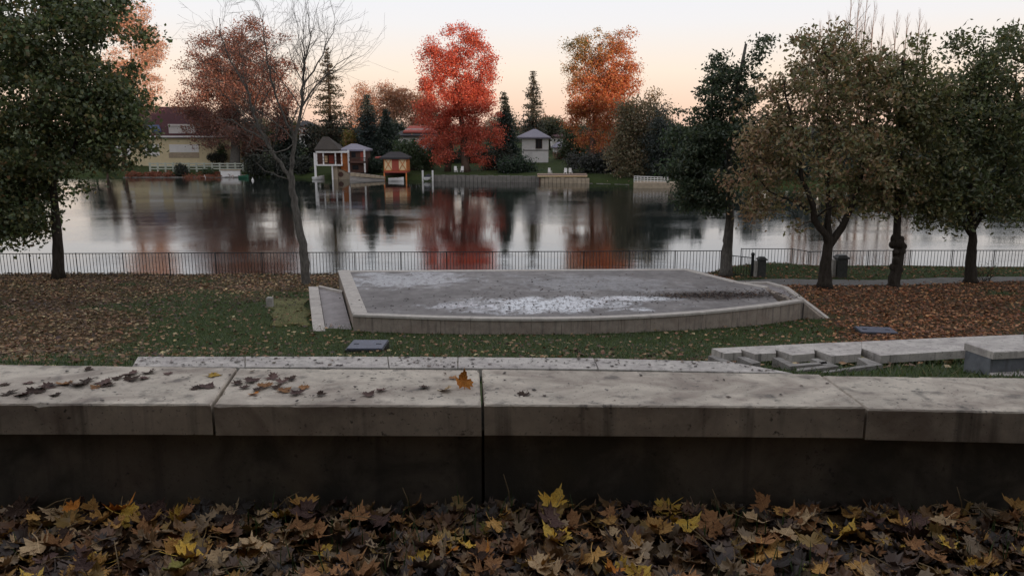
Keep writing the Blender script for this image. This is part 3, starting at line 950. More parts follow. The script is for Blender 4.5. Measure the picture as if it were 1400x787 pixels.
# leaning bare tree
bb = at_ground(418, 389)
YB = bb.y
t = tree_thing('bare_tree', 'leaning leafless tree with forked grey trunk beside the stage ramp', bb, near_group)
wood = MB(); tips = []
def limb(pxs, r0, r1, sub, lv=2, start=.3, up=.05, spread=.5, Ls=2.0, dys=None):
    pts = [np.array(Py(a, b_, YB + (dys[i] if dys else 0))) for i, (a, b_) in enumerate(pxs)]
    n_ = len(pts)
    rad = [r0 + (r1 - r0) * i / (n_ - 1) for i in range(n_)]
    fine = []; fr_ = []
    for i in range(n_ - 1):
        for k in range(3):
            fine.append(pts[i] + (pts[i + 1] - pts[i]) * k / 3 + rng.normal(size=3) * .025); fr_.append(rad[i] + (rad[i + 1] - rad[i]) * k / 3)
    fine.append(pts[-1]); fr_.append(rad[-1])
    fine[0] = pts[0]
    wood.tube(fine, fr_, 9 if r0 > .08 else 6, jit=.05, cap=False)
    for k in range(sub):
        f = start + (1 - start) * (k + rng.uniform(0, 1)) / sub
        i = min(len(fine) - 2, int(f * (len(fine) - 1)))
        d = fine[i + 1] - fine[i]; d /= np.linalg.norm(d)
        sd = rng.normal(size=3); sd[1] *= .8
        bare_branch(wood, fine[i], d * .8 + sd * .55 + np.array([0, 0, .3]), Ls * rng.uniform(.6, 1.15) * (1.15 - .5 * f), fr_[i] * rng.uniform(.35, .5), 5 - lv, up, spread, tips, 4)
    return pts
limb([(419, 391), (416, 360), (411, 320), (405, 290), (400, 262), (398, 240)], .185, .12, 0)
limb([(399, 250), (390, 232), (377, 215), (362, 192), (352, 172), (346, 150), (338, 122), (322, 95), (305, 60), (300, 25)], .085, .012, 20, 3, .25, .05, .55, 2.2)
limb([(398, 242), (401, 215), (404, 185), (411, 150), (414, 115), (417, 85), (424, 50), (420, 15)], .095, .012, 22, 3, .2, .06, .5, 2.3)
limb([(365, 196), (352, 185), (335, 178), (318, 165), (296, 160)], .05, .012, 6, 2, .2, .03, .55, 1.5)
limb([(404, 190), (388, 160), (376, 130), (368, 95), (362, 55), (360, 20)], .055, .010, 16, 3, .3, .06, .5, 2.0)
limb([(411, 150), (425, 125), (440, 108), (462, 88), (488, 72)], .04, .008, 13, 2, .2, .03, .5, 1.7)
limb([(414, 118), (436, 85), (450, 55), (462, 28)], .035, .008, 12, 2, .2, .05, .5, 1.6)
limb([(398, 246), (380, 240), (362, 232), (350, 222)], .03, .008, 4, 1, .2, .03, .5, 1.0)
finish_tree(t, wood, bark='bark_grey')
# dark evergreen leaning over the lake
bb = at_ground(992, 378)
YA = bb.y + .3
dkg = lambda P: jitter(pick([(.04, .065, .03), (.06, .085, .035), (.085, .10, .035)], [5, 4, 1], len(P)), P, .35)
broadleaf('broadleaf_tree', 'very dark green tree leaning over the lake beyond the stage corner', bb,
          [bb, Py(994, 340, YA), Py(998, 300, YA), Py(997, 240, YA), Py(1000, 160, YA), Py(1020, 60, YA)], .27,
          [E(965, 240, YA, 1.5, 1.7), E(945, 205, YA, 1.2, 1.3), E(1000, 170, YA, 1.5, 1.6), E(960, 165, YA, 1.0, .9), E(985, 120, YA, 1.0, .9), E(1035, 75, YA, .6, .9), E(1015, 110, YA, .9, 1.0), E(978, 88, YA, .55, .5), E(960, 120, YA, .5, .35), E(930, 145, YA, .45, .25), E(950, 270, YA, 1.2, .9), E(935, 235, YA, .9, .8)],
          250, .42, 28000, .14, dkg, 'bark_grey', near_group, inner=.55, flat=.55, gauss=.45)
# brown-green tree with upright branches
bb = at_ground(1127, 394)
YC = bb.y
def brn(P):
    c = pick([(.20, .18, .07), (.26, .19, .08), (.32, .20, .10), (.15, .155, .06), (.38, .27, .15)], [4, 4, 2, 4, 1], len(P))
    lf = np.clip((Py(1075, 200, YC).x - P[:, 0]) / 2.2, 0, 1)[:, None] * (rng.uniform(size=(len(P), 1)) < .7)
    return jitter(c * (1 - lf) + np.array([.36, .22, .12]) * lf, P, .35)
broadleaf('broadleaf_tree', 'brown-green thinning tree with upright branches and low fork behind the path', bb,
          [bb, Py(1129, 360, YC), Py(1133, 330, YC), Py(1133, 312, YC), Py(1131, 285, YC)], .27,
          [E(1115, 190, YC, 2.5, 2.7), E(1060, 225, YC, 1.7, 2.0), E(1150, 110, YC, 2.3, 1.7), E(1080, 140, YC, 1.6, 1.7), E(1180, 190, YC, 1.9, 2.6), E(1025, 240, YC, 1.1, 1.5), E(1040, 170, YC, 1.1, 1.4), E(1150, 270, YC, 2.0, 1.0), E(1120, 85, YC, 1.6, 1.2), E(1185, 105, YC, 1.3, 1.3), E(1070, 295, YC, 1.5, .6), E(1205, 240, YC, 1.4, 1.6), E(1110, 65, YC, 1.3, .8), E(1165, 60, YC, 1.2, .8)],
          340, .46, 21000, .155, brn, 'bark', near_group, inner=.5, lift=.5, flat=.85, limb=.036, twigs=220, gauss=.45, limbs=[([Py(1132, 335, YC), Py(1115, 300, YC - .2), Py(1098, 245, YC - .3), Py(1084, 180, YC - .2), Py(1072, 110, YC)], .15), ([Py(1134, 335, YC), Py(1158, 300, YC), Py(1176, 250, YC + .3), Py(1184, 180, YC + .2), Py(1188, 95, YC)], .16), ([Py(1132, 325, YC), Py(1130, 270, YC + .3), Py(1136, 200, YC + .2), Py(1130, 130, YC), Py(1138, 55, YC)], .13), ([Py(1112, 290, YC), Py(1082, 275, YC), Py(1050, 262, YC), Py(1020, 230, YC)], .07)])
# knobbly trunk tree
bb = at_ground(1222, 392)
YK = bb.y
olv = lambda P: jitter(pick([(.15, .15, .05), (.19, .175, .06), (.11, .12, .04), (.26, .19, .09)], [4, 3, 4, 1], len(P)), P, .35)
t = broadleaf('broadleaf_tree', 'olive green tree with a short knobbly swollen trunk by the path', bb,
          [bb, Py(1224, 375, YK), Py(1230, 345, YK), Py(1226, 325, YK), Py(1228, 260, YK), Py(1232, 150, YK), Py(1235, 80, YK)], .25,
          [E(1230, 170, YK, 1.4, 2.6), E(1225, 110, YK, 1.5, 1.5), E(1205, 250, YK, 1.2, 1.3), E(1245, 270, YK, 1.4, 1.2), E(1260, 200, YK, 1.2, 2.0), E(1190, 290, YK, .9, .5), E(1270, 120, YK, 1.1, 1.4), E(1265, 285, YK, 1.1, .7)],
          170, .46, 13500, .155, olv, 'bark', near_group, inner=.5, lift=.4, twigs=90, gauss=.45, limb=.03)
kn = MB()
for k_ in range(26):
    f = rng.uniform(0, 1); yy_ = 388 - f * 62; xx_ = np.interp(yy_, [326, 345, 375, 388], [1226, 1230, 1224, 1222])
    q = Py(xx_ + rng.normal() * 3.2, yy_, YK + rng.normal() * .1); r = rng.uniform(.09, .19)
    kn.ball(q, (r * rng.uniform(.8, 1.2), r, r * rng.uniform(.8, 1.5)), 10, 7)
kn.build('burl', M['bark'], t)
# dark green tree far right
bb = at_ground(1327, 387)
YD = bb.y
gd = lambda P: jitter(pick([(.085, .105, .04), (.115, .135, .045), (.17, .17, .06), (.24, .19, .07)], [5, 4, 2, .7], len(P)), P, .35)
broadleaf('broadleaf_tree', 'tall dark green tree with dense round crown near the small bush', bb,
          [bb, Py(1327, 360, YD), Py(1330, 330, YD), Py(1328, 300, YD), Py(1326, 270, YD)], .26,
          [E(1325, 190, YD, 2.6, 3.0), E(1345, 110, YD, 2.0, 1.9), E(1290, 150, YD, 1.6, 1.9), E(1380, 180, YD, 2.2, 3.2), E(1300, 270, YD, 1.9, 1.4), E(1370, 280, YD, 1.8, 1.3), E(1275, 240, YD, 1.2, 1.5), E(1355, 65, YD, 1.4, .9), E(1400, 80, YD, 1.5, 1.4)],
          320, .52, 31000, .165, gd, 'bark', near_group, inner=.48, lift=.35, flat=.7, twigs=80, gauss=.45, limbs=[([Py(1328, 320, YD), Py(1305, 285, YD), Py(1285, 220, YD), Py(1290, 130, YD)], .13), ([Py(1328, 315, YD), Py(1352, 275, YD), Py(1378, 210, YD), Py(1390, 90, YD)], .14), ([Py(1327, 300, YD), Py(1325, 220, YD + .3), Py(1335, 140, YD), Py(1345, 55, YD)], .14)])
# tree beyond the right edge whose boughs hang into view
bb = Vector((23.5, 30.5, Hs(23.5, 30.5)))
broadleaf('broadleaf_tree', 'yellow-green tree whose low bough hangs past the dense round crown', bb,
          [bb, bb + Vector((0, 0, 2)), bb + Vector((.2, 0, 5)), bb + Vector((.1, .1, 8))], .22,
          [(23.3, 30.5, bb.z + 5.5, 2.6, 2.6, 2.8), (21.6, 30.3, bb.z + 3.5, 1.3, 1.3, 1.0)], 120, .5, 11000, .13, olv, 'bark', near_group)
# small leafless bush under it
bb = at_ground(1347, 386)
t = thing('low_bush', 'small twiggy bush at the foot of the dense round-crowned tree', 'bush', bb)
wood = MB(); tips = []
for k in range(16):
    a = rng.uniform(0, 6.28)
    bare_branch(wood, np.array(bb) + rng.normal(size=3) * [.12, .12, 0], np.array([math.cos(a) * .7, math.sin(a) * .7, 1.0]), .5, .012, 3, .02, .5, tips, 4)
wood.build('stems', M['bark'], t)
P = np.array(tips) + rng.normal(size=(len(tips), 3)) * .05
P = np.concatenate([P, P + rng.normal(size=P.shape) * .07])
V, F, K = leaf_cloud(P, .06, olv(P)); link('foliage', np_mesh('foliage', V - np.array(bb), F, K), t, M['leaf'])
# maples behind the seats shed the leaves and shade the rows; unseen hedge added to darken the bench front
mpl = lambda P: jitter(pick([(.13, .10, .03), (.16, .11, .03), (.07, .075, .03), (.18, .085, .03)], [3, 3, 3, 1], len(P)), P, .3)
for i, (mx_, my_, lab) in enumerate(((-3.6, -3.2, 'yellowing maple on the slope behind the leaf-strewn bench, near its joint'), (2.4, -2.9, 'tall maple on the slope behind the plain end of the bench'), (-9.0, -4.5, 'maple on the slope behind the seats, above the big lawn'), (8.2, -4.2, 'maple on the slope behind the seats, beside the aisle'))):
    bb = Vector((mx_, my_, Hs(mx_, my_)))
    broadleaf('maple_tree', lab, bb, [bb, bb + Vector((0, .1, 2.2)), bb + Vector((.1, .3, 4.5)), bb + Vector((0, .2, 8))], .3,
              [(mx_, my_ + .6, bb.z + 6.4, 3.9, 3.2, 2.6), (mx_ + .8, my_ - .5, bb.z + 4.0, 3.8, 2.6, 2.4), (mx_ - 1, my_ - .4, bb.z + 8.4, 3.4, 3.0, 2.6)], 170, .9, 26000, .36, mpl, 'bark', 'maples on the slope behind the seats', inner=.5)
hb = Vector((0, -5.2, Hs(0, -5.2)))
ht = thing('hedge', 'tall unseen hedge added behind the maples to shade the bench front', 'hedge', hb)
n_ = 30000
P = np.stack([rng.uniform(-14, 14, n_), -5.2 + rng.normal(size=n_) * .45, hb.z + rng.uniform(.0, 4.6, n_) * (.85 + .15 * np.sin(np.linspace(0, 40, n_)))], 1)
V, F, K = leaf_cloud(P, .3, jitter((.03, .045, .02), P)); link('foliage', np_mesh('foliage', V - np.array(hb), F, K), ht, M['leaf'])
wood = MB()
for k in range(28):
    x = -13.5 + k; wood.tube([(x, -5.2, hb.z - .3), (x + .1, -5.2, hb.z + 1.5), (x, -5.1, hb.z + 3)], [.06, .05, .02], 5)
wood.build('stems', M['bark'], ht)
# ---------------------------------------------------------------- railings
bar_me = {}
def bar_mesh(h, r):
    k = (round(h, 3), r)
    if k not in bar_me:
        mb = MB().tube([(0, 0, 0), (0, 0, h)], [r, r], 6, smooth=True)
        me = bpy.data.meshes.new('bar'); me.from_pydata(mb.v, [], mb.f); me.polygons.foreach_set("use_smooth", mb.s); me.update()
        me.materials.append(M['iron']); bar_me[k] = me
    return bar_me[k]
def railing(label, pts, height, spacing=.118, post=2.0, bar_r=.0085, group='black lakeside railings', zoff=0.0):
    """pts: ground points; bars, posts and rails are parts"""
    base = Vector(pts[0])
    t = thing('railing', label, 'railing', base, group)
    for a, b_ in zip(pts[:-1], pts[1:]):
        a, b_ = Vector(a), Vector(b_)
        L = (b_ - a).length
        up = Vector((0, 0, 1))
        npst = max(1, round(L / post))
        for i in range(npst + 1):
            if i == npst and b_ is not Vector(pts[-1]) and (b_ - Vector(pts[-1])).length > .01:
                continue
            p = a.lerp(b_, i / npst)
            MB().box((p.x, p.y, p.z + (height + .03) / 2 - .1), (.03, .03, height + .23), math.atan2(b_.y - a.y, b_.x - a.x)).build('post', M['iron'], t)
        for i in range(npst):
            p, q = a.lerp(b_, i / npst), a.lerp(b_, (i + 1) / npst)
            for z, r in ((height, .02), (.09, .014)):
                MB().tube([p + up * z, q + up * z], [r, r], 6).build('rail', M['iron'], t)
        nb = int(L / spacing)
        for i in range(nb):
            p = a.lerp(b_, (i + .5) / nb)
            o = link('bar', bar_mesh(height - .09, bar_r), t)
            o.location = p + up * .09 - base
    return t
def gp_(x, y, lift=0): return Vector((x, y, -6.15 + lift))
A0 = Vector((-27.0, 33.2, -6.2)); A1 = Vector((9.2, 33.75, -6.13))
railing('long black iron railing along the lake behind the stage', [A0, A1], 1.06, spacing=.142, bar_r=.0125)
B0 = Py(1012, 367, 35.6); B1 = Py(1082, 367, 35.9); B2 = Py(1104, 371, 35.4)
railing('iron railing round the grass bank behind the litter bins', [Vector((B0.x, B0.y, B0.z)), B1, B2, Vector((16.5, 35.5, -6.25)), Vector((36, 35.6, -6.25))], .93, spacing=.15, bar_r=.011)
# short gate beside the leaning dark tree
gt = thing('iron_gate', 'small black iron gate between two posts at the end of the long railing', 'gate', Vector((9.7, 33.3, -6.1)))
g0 = Vector((9.35, 33.5, -6.12)); g1 = Vector((10.15, 32.3, -6.05))
for p, h in ((g0, 1.25), (g1, 1.0)):
    mb = MB(); mb.box((p.x, p.y, p.z + h / 2 - .1), (.1, .1, h + .2)); mb.ball((p.x, p.y, p.z + h + .05), (.085, .085, .085)); mb.build('gate_post', M['iron'], gt)
for z in (.1, .9):
    MB().tube([g0 + Vector((0, 0, z)), g1 + Vector((0, 0, z))], [.02, .02], 6).build('rail', M['iron'], gt)
for i in range(9):
    p = g0.lerp(g1, (i + .7) / 9.6)
    o = link('bar', bar_mesh(.8, .011), gt); o.location = p + Vector((0, 0, .1)) - gt.location
# litter bins
def litter_bin(px, py, w, h, label):
    b_ = at_ground(px, py, 30)
    t = thing('litter_bin', label, 'litter bin', b_, 'litter bins by the lakeside path')
    mb = MB()
    mb.slab([(b_.x - w / 2, b_.y - w / 2), (b_.x + w / 2, b_.y - w / 2), (b_.x + w / 2, b_.y + w / 2), (b_.x - w / 2, b_.y + w / 2)], b_.z - .1, b_.z + h * .84, .03)
    mb.build('body', M['bin'], t)
    MB().slab([(b_.x - w * .62, b_.y - w * .62), (b_.x + w * .62, b_.y - w * .62), (b_.x + w * .62, b_.y + w * .62), (b_.x - w * .62, b_.y + w * .62)], b_.z + h * .84, b_.z + h * .93, .03).build('rim', M['bin'], t)
    MB().slab([(b_.x - w * .45, b_.y - w * .45), (b_.x + w * .45, b_.y - w * .45), (b_.x + w * .45, b_.y + w * .45), (b_.x - w * .45, b_.y + w * .45)], b_.z + h * .93, b_.z + h, .04).build('lid', M['bin'], t)
    MB().box((b_.x - w * .72, b_.y + .05, b_.z + h * .38), (w * .3, w * .8, h * .8)).build('stone_support', M['pillar'], t)
litter_bin(1040, 378.5, .30, .86, 'dark litter bin on a stone support next to the iron gate')
litter_bin(1148, 379, .42, .96, 'wide-rimmed dark litter bin behind the brown-green tree')

# gravel path along the right
M['gravel'] = simple('grey_gravel', (0.17, 0.16, 0.15), .95, .35, 12, .5, .1)
pv_s, pf_s = [], []
xs_p = np.concatenate([np.arange(8.4, 24, .25), np.arange(24, 45, 1.0)])
for x in xs_p:
    a, b_ = float(path_near(x)), float(path_far(x))
    for j in range(9):
        y = a + (b_ - a) * j / 8 + (random.uniform(-.06, .06) if j in (0, 8) else 0)
        pv_s.append((x, y, Hs(x, y) + .02))
for r in range(len(xs_p) - 1):
    for j in range(8):
        a = r * 9 + j
        pf_s.append((a, a + 9, a + 10, a + 1))
MB().add(pv_s, pf_s, True).build('path', M['gravel'], kind='structure')
# ---------------------------------------------------------------- far shore: buildings
M['cream'] = simple('cream_render', (.62, .52, .33), .9, .08, 1.2, .1)
M['white'] = simple('white_paint', (.72, .70, .68), .7, .08, 2.0, .05)
M['offwhite'] = simple('greyed_white_render', (.62, .60, .58), .85, .12, 1.0, .1)
M['plum_roof'] = simple('plum_roof_tiles', (.085, .035, .04), .8, .3, 3.0, .5, stretch=(1, 1, 4))
M['red_roof'] = simple('red_roof_tiles', (.36, .09, .07), .8, .25, 3.0, .5)
M['slate'] = simple('lilac_slate', (.20, .185, .23), .55, .2, 3.0, .3, .5)
M['dark_roof'] = simple('dark_roof', (.04, .036, .038), .8, .3, 4.0, .4)
M['thatch'] = simple('weathered_shingles', (.06, .05, .042), .9, .35, 6.0, .5)
M['brown_wood'] = simple('brown_boards', (.10, .05, .038), .8, .3, 3.0, .3, stretch=(1, 1, 6))
M['red_wood'] = simple('red_boards', (.36, .075, .05), .75, .2, 3.0, .2, stretch=(6, 1, 1))
M['orange_wood'] = simple('orange_boards', (.62, .20, .06), .75, .2, 3.0, .2)
M['pale_wood'] = simple('pale_yellow_panel', (.75, .55, .32), .7, .1, 3.0, .1)
M['tan_stone'] = simple('tan_stone', (.36, .29, .21), .9, .25, 2.5, .4)
M['grey_stone'] = simple('grey_shore_stone', (.17, .155, .14), .9, .35, 1.6, .5)
M['dock'] = simple('dock_boards', (.33, .24, .19), .85, .25, 3.0, .3)
M['window'] = simple('dark_window_glass', (.02, .022, .028), .15, .2, 1.0, 0, .6)
M['solar'] = simple('blue_solar_glass', (.03, .06, .16), .2, .2, 2.0, 0, .5)
M['hull'] = simple('white_hull', (.78, .77, .75), .35, .05, 2.0, 0, .5)
M['canvas'] = simple('dark_boat_cover', (.03, .032, .045), .8, .2, 4.0, .2)
M['green_hull'] = simple('green_hull', (.03, .12, .07), .5, .1, 2.0, 0, .4)
def px_box(name, mat, parent, x0, x1, y0, y1, Yd, depth):
    """box whose front fills the given picture rectangle at depth Yd"""
    a, b_ = Py(x0, y1, Yd), Py(x1, y0, Yd)
    return MB().box(((a.x + b_.x) / 2, Yd + depth / 2, (a.z + b_.z) / 2), (b_.x - a.x, depth, b_.z - a.z)).build(name, mat, parent)
def hip_roof(name, mat, parent, x0, x1, y_eave, y_ridge, rx0, rx1, Yd, depth, over=.4, thick=.25):
    a, b_ = Py(x0, y_eave, Yd), Py(x1, y_eave, Yd)
    r0, r1 = Py(rx0, y_ridge, Yd + depth / 2), Py(rx1, y_ridge, Yd + depth / 2)
    z = a.z
    y0, y1 = Yd - over, Yd + depth + over
    base = [(a.x, y0, z), (b_.x, y0, z), (b_.x, y1, z), (a.x, y1, z)]
    lo = [(x, y, z - thick) for x, y, z in base]
    vs = lo + base + [(r0.x, Yd + depth / 2, r0.z), (r1.x, Yd + depth / 2, r0.z)]
    fs = [(3, 2, 1, 0), (0, 1, 5, 4), (1, 2, 6, 5), (2, 3, 7, 6), (3, 0, 4, 7), (4, 5, 9, 8), (6, 7, 8, 9), (5, 6, 9), (7, 4, 8)]
    return MB().add(vs, fs).build(name, mat, parent)
def rects(parent, mb_mat, Yd, lst, name='window', frame='white', proud=.06):
    for x0, x1, y0, y1 in lst:
        w = px_box(name, M[mb_mat], parent, x0, x1, y0, y1, Yd - proud, .1)
        a, b_ = Py(x0, y1, Yd - proud - .03), Py(x1, y0, Yd - proud - .03)
        if frame:
            mb = MB(); cx, cz = (a.x + b_.x) / 2, (a.z + b_.z) / 2; W_, H_ = b_.x - a.x, b_.z - a.z
            for dx in (-W_ / 2, W_ / 2): mb.box((cx + dx, a.y, cz), (.09, .1, H_ + .1))
            for dz in (-H_ / 2, H_ / 2): mb.box((cx, a.y - .003, cz + dz), (W_ + .18, .1, .09))
            mb.build('frame', M[frame], w)

# yellow house
YH = 142.0
hs = thing('house', 'long cream house with plum tiled hip roof and white shutters', 'house', Py(240, 216, YH))
px_box('wall', M['cream'], hs, 150, 313, 187.5, 229, YH, 9)
rf = hip_roof('roof', M['plum_roof'], hs, 144, 317, 187, 146, 186, 276, YH, 9, .7)
px_box('gutter', M['white'], hs, 144, 316, 185.6, 188, YH - .85, .14)
dm = px_box('dormer', M['offwhite'], rf, 231, 266, 171.5, 182.5, YH - .15, 3)
px_box('dormer_roof', M['white'], rf, 229.5, 268, 169.8, 172.2, YH - .4, 3.5)
px_box('chimney', M['offwhite'], rf, 165, 172, 143, 172, YH + 1.5, 1.2)
px_box('chimney_cap', M['dark_roof'], rf, 164, 173, 141.2, 143.2, YH + 1.3, 1.6)
q = [Py(200, 180, YH + .1), Py(221, 180, YH + .1), Py(218, 172, YH + 1.1), Py(203, 172, YH + 1.1)]
MB().hexa([tuple(v + Vector((0, 0, -.3))) for v in q], [tuple(v + Vector((0, -.15, .15))) for v in q]).build('solar_panel', M['solar'], rf)
for x0, x1, y0, y1, k in ((232, 271, 197.5, 208.5, 9), (199, 217, 197, 213, 11), (160, 178, 198, 213, 9)):
    sh = px_box('shutter', M['white'], hs, x0, x1, y0, y1, YH - .08, .1)
    for i in range(k):
        yy = y0 + (y1 - y0) * (i + .5) / k
        px_box('slat', M['white'], sh, x0 + .3, x1 - .3, yy - .28, yy + .28, YH - .11, .05)
px_box('plinth_band', M['tan_stone'], hs, 231, 272, 209, 216, YH - .05, .1)
# low dark hedge and lawn terrace things come below
M['weathered'] = simple('weathered_white', (.42, .44, .37), .8, .2, 2.0, .1)
def fence_white():
    Yf = 134.5
    t = thing('white_fence', 'white post-and-rail garden fence below the cream house', 'fence', Py(270, 236, Yf))
    x = 205
    while x < 336:
        px_box('post', M['weathered'], t, x - .6, x + .6, 222.5, 237, Yf, .15); x += 10.6
    for y in (223.8, 227.3, 230.8):
        for k in range(4):
            px_box('rail', M['weathered'], t, 205 + k * 32, 205 + (k + 1) * 32 - .15, y - .75, y + .75, Yf - .06, .06)
fence_white()
wl_ = thing('garden_wall', 'short blush white garden wall at the end of the white fence', 'wall', Py(315, 242, 132.2))
px_box('wall', M['white'], wl_, 302, 328, 233, 243, 132.0, .5)
px_box('coping', M['tan_stone'], wl_, 301, 329, 232, 233.2, 131.9, .7)
# white framed boathouse
YW = 125.0
bw = thing('boathouse', 'open white-framed boathouse on posts with weathered shingle roof', 'boathouse', Py(450, 246, YW), 'boathouses on the far shore')
hip_roof('roof', M['thatch'], bw, 430, 464, 204, 187, 441, 449, YW, 4.2, .3)
px_box('fascia_beam', M['white'], bw, 432, 477, 206.5, 209, YW - .2, .25)
px_box('deck_beam', M['white'], bw, 433, 468, 225, 226.8, YW - .2, .3)
px_box('deck', M['dock'], bw, 433, 466, 224.8, 226.2, YW + .15, 4)
for x, y0, y1 in ((431, 209, 250), (432.6, 204, 226), (442, 209, 225), (458.5, 209, 225), (467, 209, 225), (454.5, 226, 248)):
    px_box('post', M['white'], bw, x - .42, x + .42, y0, y1, YW, .2)
px_box('back_wall', M['brown_wood'], bw, 433, 466, 209, 225, YW + 3.6, .2)
for y in (215, 219.5):
    px_box('hand_rail', M['brown_wood'], bw, 433, 467, y, y + .4, YW - .1, .08)
px_box('stone_pier', M['tan_stone'], bw, 455, 461, 227, 247, YW + .4, 2.5)
px_box('door', M['red_wood'], bw, 450, 456, 212, 224.5, YW + 3.45, .12)
px_box('shutter', M['pale_wood'], bw, 444, 447.5, 213, 222, YW + 3.45, .12)
# lean-to with a porthole between the two boathouses
ss = thing('boat_shed', 'low tan shed with a dark round opening between the boathouses', 'shed', Py(467, 247, YW + 1))
a0 = [Py(461, 247, YW + 1), Py(481, 247, YW + 1), Py(478, 238, YW + 1), Py(466, 232, YW + 1), Py(461, 231, YW + 1)]
mb = MB()
mb.add([tuple(v) for v in a0] + [tuple(v + Vector((0, 3, 0))) for v in a0], [(0, 1, 2, 3, 4), (9, 8, 7, 6, 5)] + [((i + 1) % 5, i, i + 5, (i + 1) % 5 + 5) for i in range(5)])
mb.build('wall', M['tan_stone'], ss)
c = Py(466, 238.5, YW + .98)
mb = MB(); mb.tube([c + Vector((0, -.03, 0)), c + Vector((0, .05, 0))], [.42, .42], 14); mb.build('opening', M['brown_wood'], ss)
# brown two-storey boathouse
YBn = 126.5
bn_ = thing('boathouse', 'brown two-storey timber boathouse with balcony and grey hip roof', 'boathouse', Py(488, 240, YBn), 'boathouses on the far shore')
px_box('wall', M['brown_wood'], bn_, 477, 500, 204, 236, YBn, 4)
px_box('side_wall', M['orange_wood'], bn_, 466.5, 476.8, 203, 237, YBn + .6, 3)
hip_roof('roof', M['slate'], bn_, 464, 503, 204.5, 196.5, 480, 488, YBn, 4, .5)
px_box('balcony', M['brown_wood'], bn_, 477, 500, 220.5, 223, YBn - 1, 1)
for i in range(9):
    px_box('baluster', M['brown_wood'], bn_, 478 + i * 2.6, 478.6 + i * 2.6, 216, 220.5, YBn - 1, .06)
px_box('hand_rail', M['thatch'], bn_, 477, 500, 215.4, 216.2, YBn - 1.02, .1)
for x in (476.6, 498.5):
    px_box('post', M['offwhite'], bn_, x - .55, x + .55, 205, 236, YBn - 1, .16)
px_box('door', M['red_wood'], bn_, 493, 496.5, 207.5, 220, YBn - .06, .1)
px_box('window', M['window'], bn_, 480.5, 486, 208, 215, YBn - .06, .1)
px_box('window', M['window'], bn_, 482, 490, 226, 232, YBn - .06, .1)
# stone slipway
sw = thing('slipway', 'sloping grey stone slipway between the brown and the orange boathouses', 'slipway', Py(500, 246, 123))
q = [Py(478, 248, 121.8), Py(526, 248, 121.8), Py(526, 240.5, 124.5), Py(478, 235, 125.2)]
MB().hexa([(v.x, v.y, -8) for v in q], [tuple(v) for v in q]).build('ramp', M['grey_stone'], sw)
for k in range(7):
    px_box('kerb_stone', M['tan_stone'], sw, 479 + k * 6.8, 485.2 + k * 6.8, 236.5 + k * .75, 241 + k * .55, 123.6 - k * .12, .8)
# orange boathouse
YO = 123.0
bo = thing('boathouse', 'orange boathouse on stilts with pale crossed shutters and red doors', 'boathouse', Py(540, 247, YO), 'boathouses on the far shore')
px_box('wall', M['orange_wood'], bo, 525, 556, 214.5, 235, YO + .1, 3.6)
hip_roof('roof', M['dark_roof'], bo, 519, 559, 215.5, 207.5, 533, 548, YO, 3.6, .4)
for x0, x1 in ((526, 535.5), (545.5, 555)):
    sh = px_box('shutter', M['pale_wood'], bo, x0, x1, 216.5, 233, YO, .1)
    a, b_ = Py(x0, 233, YO - .05), Py(x1, 216.5, YO - .05)
    for u, v in (((a.x, a.z), (b_.x, b_.z)), ((a.x, b_.z), (b_.x, a.z))):
        MB().tube([(u[0], YO - .04, u[1]), (v[0], YO - .04, v[1])], [.05, .05], 4).build('brace', M['orange_wood'], sh)
    px_box('frame_bar', M['orange_wood'], sh, x0, x1, 216, 217, YO - .05, .08); px_box('frame_bar', M['orange_wood'], sh, x0, x1, 232.5, 233.5, YO - .05, .08)
for x0, x1 in ((536, 540.3), (540.7, 545)):
    px_box('door', M['red_wood'], bo, x0, x1, 216.5, 233, YO - .02, .1)
px_box('floor_beam', M['red_wood'], bo, 524.5, 556.5, 234, 236.2, YO - .1, 3.8)
for x in (525.5, 555.5):
    for dy in (0, 3.4):
        px_box('stilt', M['orange_wood'], bo, x - .7, x + .7, 236, 252, YO + dy, .2)
px_box('back_board', M['brown_wood'], bo, 527, 554, 236, 243, YO + 3.5, .1)
px_box('side_roof', M['red_roof'], bo, 513, 525, 214.5, 216.5, YO + .6, 2.5)
